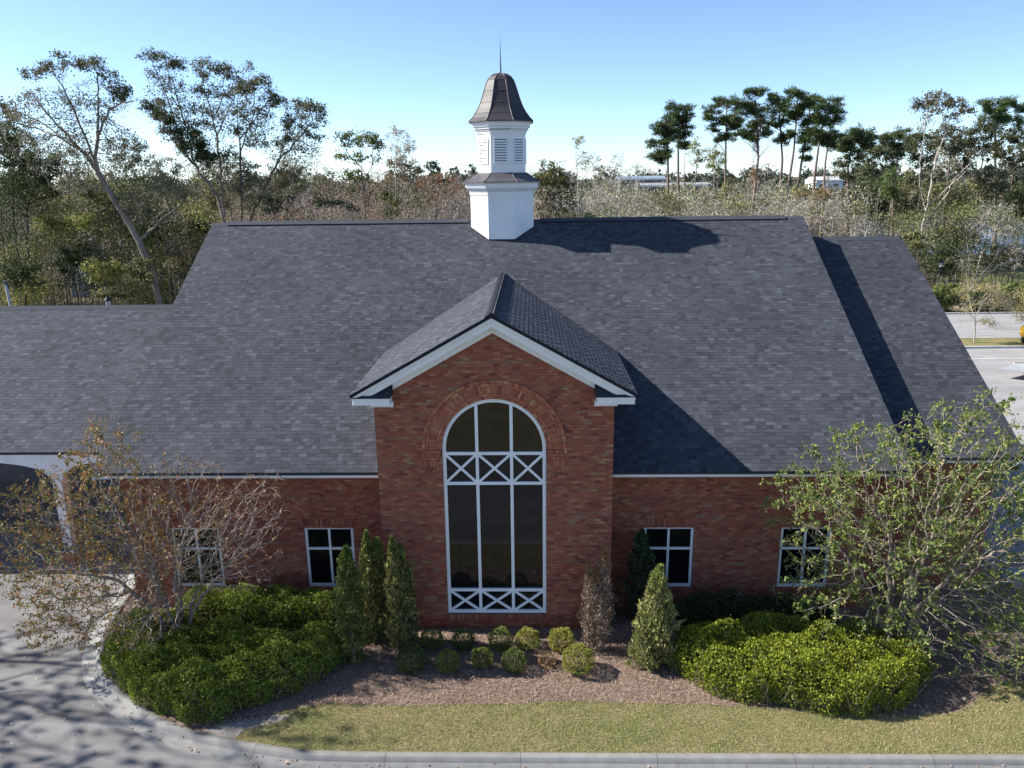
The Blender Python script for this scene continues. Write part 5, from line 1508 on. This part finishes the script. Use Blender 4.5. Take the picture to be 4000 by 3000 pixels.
for lab, Y, u, v, rx, rz, pal in (
        ('large dark oak mass behind the pale limbed oak', 78, 2120, 300, 44, 40, [(.075, .085, .035), (.10, .095, .045), (.055, .07, .03)]), ('dark oak at the right picture edge', 74, 2185, 320, 40, 50, [(.065, .08, .033), (.09, .09, .04)]),
        ('brown-olive oak below the dark mass', 70, 2140, 390, 40, 36, OAK), ('dark evergreen at the lower right edge above the dead tree', 72, 2200, 430, 30, 44, DARKG+OAK[:1]), ('tall olive oak between pale limbed oak and right edge', 80, 2070, 330, 34, 44, OAK+DARKG[:1]),
        ('greenish scrub tree left of the pale limbed oak', 72, 1965, 400, 22, 34, OAK+YG[2:3]), ('olive oak crown between the low pines and the pale limbed oak', 88, 1900, 350, 44, 40, OAK+DARKG),
        ('tall dark pine-like crown behind the pale limbed oak', 90, 1990, 320, 40, 46, DARKG+OAK[:2]), ('bushy brown-green oak right below the wind-swept top', 70, 2050, 300, 40, 36, OAK), ('wide olive oak low behind the pale limbs', 74, 2050, 420, 48, 34, OAK+YG[2:3]),
        ('dark crown in the gap right of the clean stemmed pine', 100, 1830, 360, 34, 30, DARKG+OAK)):
    tree('oak_tree', lab, 'oak tree', Y, [[(u, v+rz*1.5), (u+4, v+rz*.4), (u, v-rz*.3)], [(u+3, v+rz*.6), (u-rx*.5, v)], [(u+3, v+rz*.6), (u+rx*.5, v-rz*.1)]],
         [(u-rx*.5, v-rz*.4, rx*.5, rz*.38), (u+rx*.1, v-rz*.65, rx*.5, rz*.35), (u+rx*.6, v-rz*.35, rx*.45, rz*.38), (u-rx*.65, v+rz*.15, rx*.45, rz*.38), (u, v, rx*.55, rz*.42), (u+rx*.6, v+rz*.25, rx*.5, rz*.4), (u-rx*.3, v+rz*.6, rx*.55, rz*.38), (u+rx*.35, v+rz*.7, rx*.5, rz*.38)], pal, 1.1, .26, .14, group='oaks at the right edge', attr=45)
pine('pine with flat bright top behind the right edge oaks', 92, [(2150, 480), (2150, 330), (2150, 240)], [(2135, 228, 20, 8), (2160, 222, 22, 8), (2185, 232, 20, 8), (2205, 236, 18, 9), (2145, 248, 22, 9), (2180, 255, 24, 9), (2205, 262, 18, 9)], pal=[(.075, .11, .035), (.10, .14, .045), (.055, .085, .03)])
tree('dead_tree', 'bare grey fallen-limbed tree behind the car park hedge', 'tree', 63,
     [[(2100, 622), (2096, 580), (2088, 520), (2086, 470)], [(2102, 610), (2120, 550), (2135, 470), (2128, 440)], [(2104, 612), (2150, 560), (2180, 510), (2215, 480)], [(2104, 616), (2160, 575), (2212, 560)], [(2100, 600), (2060, 555), (2030, 540)], [(2120, 550), (2160, 490), (2175, 455)]],
     [(2130, 450, 26, 22), (2165, 455, 28, 24), (2195, 490, 28, 24), (2150, 500, 34, 24), (2200, 540, 26, 24), (2110, 480, 24, 24), (2180, 570, 30, 16)], PALE, 0.0, bark=(.36, .32, .28), twig=(.46, .42, .38), r0=.011, attr=150, D=.45)
for lab, u, v, rx, rz, Y, pal in (('tangled olive shrub at the annex roof corner', 1975, 520, 34, 34, 57, OAK+YG[2:]), ('dark shrub mass behind the lamp post', 2030, 560, 40, 36, 62, DARKG+OAK[:1]), ('olive shrub mass left of the dead tree', 2050, 505, 36, 32, 66, OAK+YG[2:3]),
                                  ('brown-green scrub at the right edge behind the dead tree', 2180, 550, 40, 30, 70, OAK+RUST[:1])):
    tree('shrub', lab, 'bush', Y, [[(u, v+rz), (u, v)]], [(u-rx*.5, v-rz*.3, rx*.6, rz*.5), (u+rx*.5, v-rz*.3, rx*.6, rz*.5), (u-rx*.5, v+rz*.4, rx*.6, rz*.55), (u+rx*.5, v+rz*.4, rx*.6, rz*.55), (u, v+rz*.1, rx*.6, rz*.6)], pal, 1.15, .22, .12, group='shrubs beyond the car park', attr=45, bark=(.25, .22, .19))

# ------------------------------------------------------------------ woods behind: one mass of bare trees
def bare_variant(h, w):
    A = in_ellipsoids([(0, 0, h*.72, w, w, h*.30), (w*.4, 0, h*.55, w*.7, w*.7, h*.2), (-w*.4, .2, h*.6, w*.7, w*.7, h*.22)], [90, 50, 50])
    P, par = colonize([[(0, 0, 0), (.1, .05, h*.25), (.05, -.1, h*.5)]], A, .6, .8, 20, 40, (0, 0, .15), .25, 900)
    r, _ = pipe(par, .016, 2.2)
    return P, par, r


variants = [bare_variant(h, w) for h, w in ((13.5, 2.4), (12, 3.0), (15, 2.6), (11, 2.2), (14, 3.2), (12.5, 1.9))]
wood = MB(); litter = MB(); count = 0
for i in range(620):
    Y = RNG.uniform(66, 132); x = RNG.uniform(-.72, .56)*(Y+20)
    if ((x-104)/60)**2+((Y-150)/58)**2 < 1.0 or (x > 34 and Y < 104 and RNG.random() < .93):
        continue
    P, par, r = variants[RNG.integers(len(variants))]; s_ = RNG.uniform(.78, 1.08); a = RNG.uniform(0, 6.28)
    Rz = np.array([[math.cos(a), -math.sin(a), 0], [math.sin(a), math.cos(a), 0], [0, 0, 1]])*s_
    s_h = .82+.30*math.sin(x*.11+1.3)*math.sin(Y*.13+x*.05)+RNG.normal()*.06; Rz = Rz*np.clip(s_h, .6, 1.15)
    Q = P @ Rz.T+np.array([x, Y, -.1]); q = np.nonzero(par >= 0)[0]; pa = par[q]
    warm = x < 4+RNG.normal()*8
    if x > 14:
        Q = Q*1.0; Q[:, 2] *= RNG.uniform(.62, .88) if Y < 106 else RNG.uniform(.85, 1.08)
    tone = np.array([(.33, .285, .255), (.40, .36, .325), (.26, .225, .20), (.46, .42, .385), (.36, .285, .25) if warm else (.38, .345, .285)][RNG.integers(5)])
    tubes(wood, Q[pa], Q[q], np.minimum(r[pa], r[q]*1.2)*s_*1.1, r[q]*s_*1.1, 3, tone*RNG.uniform(.85, 1.15, (len(q), 1)))
    # the fine spray of twigs at the branch ends, and on most trees the last leaves
    tips = Q[r < .03]; n = 620; c = tips[RNG.integers(len(tips), size=n)]
    leaf_tris(wood, c+RNG.normal(size=(n, 3))*.28, rand_dirs(n)+np.array([0, 0, .7]), RNG.uniform(.4, .9, n), .026, np.tile(tone*1.05, (n, 1))*RNG.uniform(.75, 1.2, (n, 1)))
    if RNG.random() < .8:
        n = int(RNG.uniform(60, 480)); pal = ([RUST, [(.30, .24, .20)], OAK, [(.24, .17, .13), (.30, .22, .17)], [(.27, .2, .16)]] if warm else [OAK, YG[2:], PALE, YG, PALE])[RNG.integers(5)]; c = tips[RNG.integers(len(tips), size=n)]
        leaf_tris(litter, c+RNG.normal(size=(n, 3))*.3, rand_dirs(n), .26, .14, pick(pal, n))
    count += 1
o = wood.build('bare_woods', M_BARK); tag(o, 'grey-brown bare woodland stretching across behind the roof ridge', 'woods', None, 'stuff')
o = litter.build('woods_foliage', M_LEAF); tag(o, 'last rust and olive leaves scattered through the bare woodland', 'foliage', None, 'stuff')
far = MB()
for i in range(520):
    Y = RNG.uniform(250, 420); x = RNG.uniform(-.85, .75)*(Y+20); h = RNG.uniform(10, 17)
    pal = [[(.07, .09, .055), (.09, .11, .065)], [(.16, .14, .11), (.19, .16, .125)], [(.10, .105, .06)], [(.06, .08, .05)]][RNG.integers(4)]
    n = 170; cl = in_ellipsoids([(x, Y, h*.62, RNG.uniform(3, 5.5), 3.5, h*.38)], [n])
    leaf_tris(far, cl, rand_dirs(n), 1.7, 1.2, pick(pal, n, .2))
for i in range(150):
    x = RNG.uniform(8, 130); Y = RNG.uniform(186, 200) if x < 62 else RNG.uniform(206, 219)
    if x > 62 and abs((x-104)/56) < 1 and Y < 203:
        continue
    h = RNG.uniform(7.5, 11.5); n = 260; pal = [OAK, DARKG, YG[2:], RUST[1:3]+OAK][RNG.integers(4)]
    cl = in_ellipsoids([(x, Y, h*.55, RNG.uniform(2, 3.4), 2.4, h*.45)], [n]); leaf_tris(far, cl, rand_dirs(n), .9, .55, pick(pal, n, .25))
o = far.build('distant_woods', M_LEAF); tag(o, 'distant line of trees along the horizon', 'woods', None, 'stuff')
ug = MB(); us = MB()
spots = []
for i in range(75):
    spots.append((RNG.uniform(1900, 2230), RNG.uniform(440, 600), RNG.uniform(60, 84), 300, [OAK+YG[2:3], DARKG, OAK, YG[2:]][RNG.integers(4)]))
for i in range(260):
    u0, v0 = RNG.uniform(-30, 450), RNG.uniform(385, 655)
    dark = math.sin(u0*.021+1)*math.sin(v0*.017+.5) + RNG.normal()*.35
    if ((u0-150)/45)**2+((v0-585)/50)**2 < 1 and RNG.random() < .8:
        continue
    spots.append((u0, v0, RNG.uniform(50, 66), 330, DARKG if dark > .25 else OAK if dark > -.2 else YG[1:]))
for i in range(110):
    spots.append((RNG.uniform(440, 1000), RNG.uniform(405, 480), RNG.uniform(60, 80), 120, [OAK, RUST, [(.26, .2, .16)], [(.3, .25, .21)], DARKG][RNG.integers(5)]))
for i in range(110):
    spots.append((RNG.uniform(1150, 1900), RNG.uniform(410, 480), RNG.uniform(62, 84), 130, [OAK, YG, PALE, PALE, OAK][RNG.integers(5)]))
for u0, v0, Y, n, pal in spots:
    c = at(u0, v0, Y)
    if ((c[0]-104)/56)**2+((c[1]-150)/52)**2 < 1 or c[2] < -.5:
        continue
    c[2] = max(c[2], .5)
    P = c+RNG.normal(size=(n, 3))*np.array([.85, .8, .6]); P[:, 2] = np.abs(P[:, 2]); leaf_quads(ug, P, rand_dirs(n), RNG.uniform(.16, .3, n), .12, pick(pal, n)*RNG.uniform(.75, 1.25))
    m = 1; f = np.column_stack([c[0]+RNG.normal(0, .5, m), c[1]+RNG.normal(0, .5, m), np.full(m, -.1)]); tubes(us, f, c+RNG.normal(size=(m, 3))*.5, np.full(m, .05), np.full(m, .02), 4, pick([BARKD, (.24, .2, .17)], m))
o = us.build('undergrowth_stems', M_BARK); tag(o, 'thin stems of the undergrowth along the woodland edge', 'undergrowth', None, 'stuff')
o = ug.build('undergrowth', M_LEAF); tag(o, 'olive undergrowth covering the woodland floor', 'undergrowth', None, 'stuff')

# ------------------------------------------------------------------ car park planting, lamps, far buildings, machines
hedge('hedge', 'clipped green hedge along the far side of the car park lane', 'hedge', [(36.5, 53.4), (60, 53.2), (75, 53.2), (75, 56.2), (60, 56.2), (36.5, 56)], 2.1, 22000, [(.13, .17, .05), (.17, .20, .06), (.10, .135, .04), (.22, .21, .08)], .2, .12, 0.0, M_LEAF, .25)
tree('parking_tree', 'small yellowing tree with low pale branches on the car park island', 'tree', 39.4,
     [[(2105, 741), (2106, 700), (2106, 680)], [(2106, 690), (2100, 640), (2085, 620)], [(2106, 685), (2125, 650), (2150, 625)], [(2106, 690), (2075, 668), (2060, 662)], [(2106, 700), (2130, 675), (2150, 672)], [(2106, 690), (2130, 640), (2165, 640)]],
     [(2095, 612, 18, 14, .7), (2120, 618, 18, 12, .6), (2148, 622, 20, 12, .8), (2075, 635, 16, 12, .7), (2165, 640, 18, 14, .7), (2100, 650, 26, 16, .4), (2140, 655, 26, 14, .5), (2070, 668, 16, 8, .5), (2125, 692, 14, 8, .9), (2145, 700, 8, 6, .9), (2175, 660, 14, 12, .6)],
     [(.30, .26, .10), (.36, .30, .12), (.24, .23, .09), (.40, .30, .13)], .8, .13, .06, bark=(.36, .31, .27), twig=(.42, .37, .32), D=.3, r0=.008, group='car park trees', depth=.9, attr=120, rmax=.13)
tree('parking_tree', 'second yellowing island tree cut off by the right picture edge', 'tree', 39.6,
     [[(2222, 742), (2222, 690), (2220, 660)], [(2222, 690), (2195, 665)]], [(2200, 668, 16, 12), (2212, 640, 22, 16), (2235, 650, 24, 18), (2205, 690, 14, 8)],
     [(.30, .26, .10), (.36, .30, .12), (.24, .23, .09)], .8, .13, .06, bark=(.36, .31, .27), twig=(.42, .37, .32), D=.3, r0=.008, group='car park trees', depth=.9, attr=90, rmax=.13)


def lamp(label, x, y, h):
    t = thing('lamp_post', label, 'lamp post', (x, y, 0), 'black lantern lamp posts'); k = (.02, .022, .026)
    b = MB(); b.tube([(x, y, 0), (x, y, .5), (x, y, .55), (x, y, h-.75)], [.13, .12, .06, .05], 8, k); b.build('pole', M_PLAIN, t)
    b = MB(); b.tube([(x, y, h-.75), (x, y, h-.7), (x, y, h-.66)], [.09, .15, .15], 6, k)
    for j in range(6):
        a = j*math.pi/3; b.tube([(x+.14*math.cos(a), y+.14*math.sin(a), h-.68), (x+.21*math.cos(a), y+.21*math.sin(a), h-.26)], .014, 4, k)
    b.build('lantern_frame', M_PLAIN, t)
    b = MB(); b.tube([(x, y, h-.66), (x, y, h-.27)], [.12, .185], 6, (.62, .64, .62)); b.build('lantern_glass', M_PLAIN, t)
    b = MB(); b.tube([(x, y, h-.27), (x, y, h-.22), (x, y, h-.06), (x, y, h+.08)], [.27, .26, .07, .015], 6, k); b.build('cap', M_PLAIN, t)


p = at(2029, 600, 57.5); lamp('black lantern lamp post behind the car park hedge', p[0], 57.5, at(2030, 562, 57.5)[2])
p = at(231, 640, 26); lamp('lantern of a lamp post just showing over the canopy ridge', p[0], 26, at(231, 640, 26)[2])
p = at(26, 640, 33); zt = at(23, 606, 33)[2]
t = thing('utility_pole', 'grey metal pole with a small cap rising behind the canopy at the left edge', 'pole', (p[0], 33, 0))
b = MB(); b.tube([(p[0], 33, 0), (p[0]-.3, 33, zt-.3)], [.11, .09], 8, (.42, .44, .45)); b.build('pole', M_PLAIN, t)
b = MB(); b.tube([(p[0]-.3, 33, zt-.3), (p[0]-.3, 33, zt)], [.12, .10], 8, (.12, .13, .14)); b.tube([(p[0]-.55, 33, zt-.32), (p[0]-.05, 33, zt-.32)], .03, 5, (.12, .13, .14)); b.build('cap', M_PLAIN, t)


def shed(name, label, u0, u1, vtop, Y, h, depth, wall, roofc, rise=.6, group=None):
    a, c = at(u0, vtop, Y), at(u1, vtop, Y); x0, x1 = a[0], c[0]; z1 = a[2]; z0 = -.1
    t = thing(name, label, 'building', ((x0+x1)/2, Y+depth/2, 0), group)
    b = MB(); b.box(x0, x1, Y, Y+depth, z0, z1-rise, wall); b.build('wall', M_PLAIN, t)
    b = MB(); b.prism([(x0-.3, Y-.3, z1-rise), (x0-.3, Y+depth/2, z1+rise), (x0-.3, Y+depth+.3, z1-rise)], (x1-x0+.6, 0, 0), roofc); b.build('roof', M_PLAIN, t)
    b = MB(); b.box(x0-.35, x1+.35, Y-.36, Y-.32, z1-rise-.25, z1-rise+.25, (.8, .8, .8)); b.build('fascia', M_PLAIN, t)
    nw = max(2, int((x1-x0)/5))
    for i in range(nw):
        xc = x0+(x1-x0)*(i+.5)/nw; b = MB(); b.box(xc-.7, xc+.7, Y-.05, Y+.02, max(1, z1-rise-2.6), z1-rise-1.0, (.08, .09, .11)); b.build('window', M_PLAIN, t)


shed('warehouse', 'long low warehouse with white eave and blue roof far beyond the woods', 1340, 1440, 384, 232, 8, 16, (.16, .17, .17), (.22, .28, .36), .5, 'far buildings')
shed('warehouse', 'second long pale warehouse lower down behind the pine stems', 1378, 1540, 399, 205, 8, 14, (.17, .17, .15), (.3, .3, .3), .4, 'far buildings')
shed('house', 'white house glimpsed between the pines above the pond', 1764, 1822, 386, 225, 7, 10, (.78, .78, .78), (.55, .55, .54), .6, 'far buildings')
shed('house', 'pale blue house wall glimpsed through the dark trees at the left', 138, 172, 525, 70, 5, 6, (.45, .58, .72), (.3, .3, .32), .3)

# flatbed trailer and yellow loader at the right edge
t = thing('flatbed_trailer', 'grey flatbed trailer with a tapering tongue parked at the right edge', 'trailer', (36, 30.5, 0))
tip = ground(2158, 801, .5); b = MB(); tx, ty = tip[0], tip[1]
b.prism([(tx+1.6, ty-1.25, .62), (tx+8, ty-1.25, .62), (tx+8, ty+1.15, .62), (tx+1.6, ty+1.15, .62)], (0, 0, .09), (.36, .37, .38)); b.build('deck', M_PLAIN, t)
b = MB(); b.prism([(tx, ty, .52), (tx+1.6, ty-1.2, .6), (tx+1.6, ty+1.1, .6)], (0, 0, .1), (.30, .31, .32)); b.build('tongue', M_PLAIN, t)
b = MB(); b.box(tx+1.6, tx+8, ty-1.32, ty-1.25, .45, .78, (.50, .42, .33)); b.box(tx+1.6, tx+8, ty+1.15, ty+1.22, .45, .78, (.50, .42, .33)); b.build('side_rail', M_PLAIN, t)
for dx in (5.2, 6.2):
    for dy in (-1.1, .95):
        b = MB(); b.tube([(tx+dx, ty+dy-.1, .34), (tx+dx, ty+dy+.12, .34)], .34, 16, (.02, .02, .02)); b.build('wheel', M_PLAIN, t)
t = thing('timber_beam', 'pale timber lying across the deck of the flatbed trailer', 'timber', (tx+4, ty, .72))
b = MB(); b.box(tx+2.6, tx+7.6, ty-.55, ty-.25, .715, .95, (.62, .53, .40)); b.build('beam', M_PLAIN, t)
q = ground(2207, 748, 0); lx, ly = q[0]+1.35, q[1]
t = thing('loader', 'yellow compact loader with black cab at the right edge by the island', 'machine', (lx, ly, 0)); yel = (.70, .40, .04)
b = MB(); b.prism([(lx-1.2, ly-.7, .75), (lx-1.25, ly-.7, 1.35), (lx-.9, ly-.7, 1.55), (lx+1.1, ly-.7, 1.5), (lx+1.1, ly-.7, .6), (lx-.9, ly-.7, .5)], (0, 1.4, 0), yel); b.build('body', M_PLAIN, t)
b = MB(); b.prism([(lx-.75, ly-.55, 1.5), (lx-.65, ly-.55, 2.45), (lx+.5, ly-.55, 2.45), (lx+.65, ly-.55, 1.5)], (0, 1.1, 0), (.03, .03, .035)); b.build('cab', M_PLAIN, t)
for dx in (-.6, .6):
    for dy in (-.78, .62):
        b = MB(); b.tube([(lx+dx, ly+dy-.1, .4), (lx+dx, ly+dy+.22, .4)], .4, 16, (.025, .025, .025)); b.build('wheel', M_PLAIN, t)
b = MB(); b.prism([(lx+1.2, ly-.8, .15), (lx+1.9, ly-.8, .1), (lx+1.95, ly-.8, .2), (lx+1.3, ly-.8, .8)], (0, 1.6, 0), (.3, .28, .24)); b.build('bucket', M_PLAIN, t)
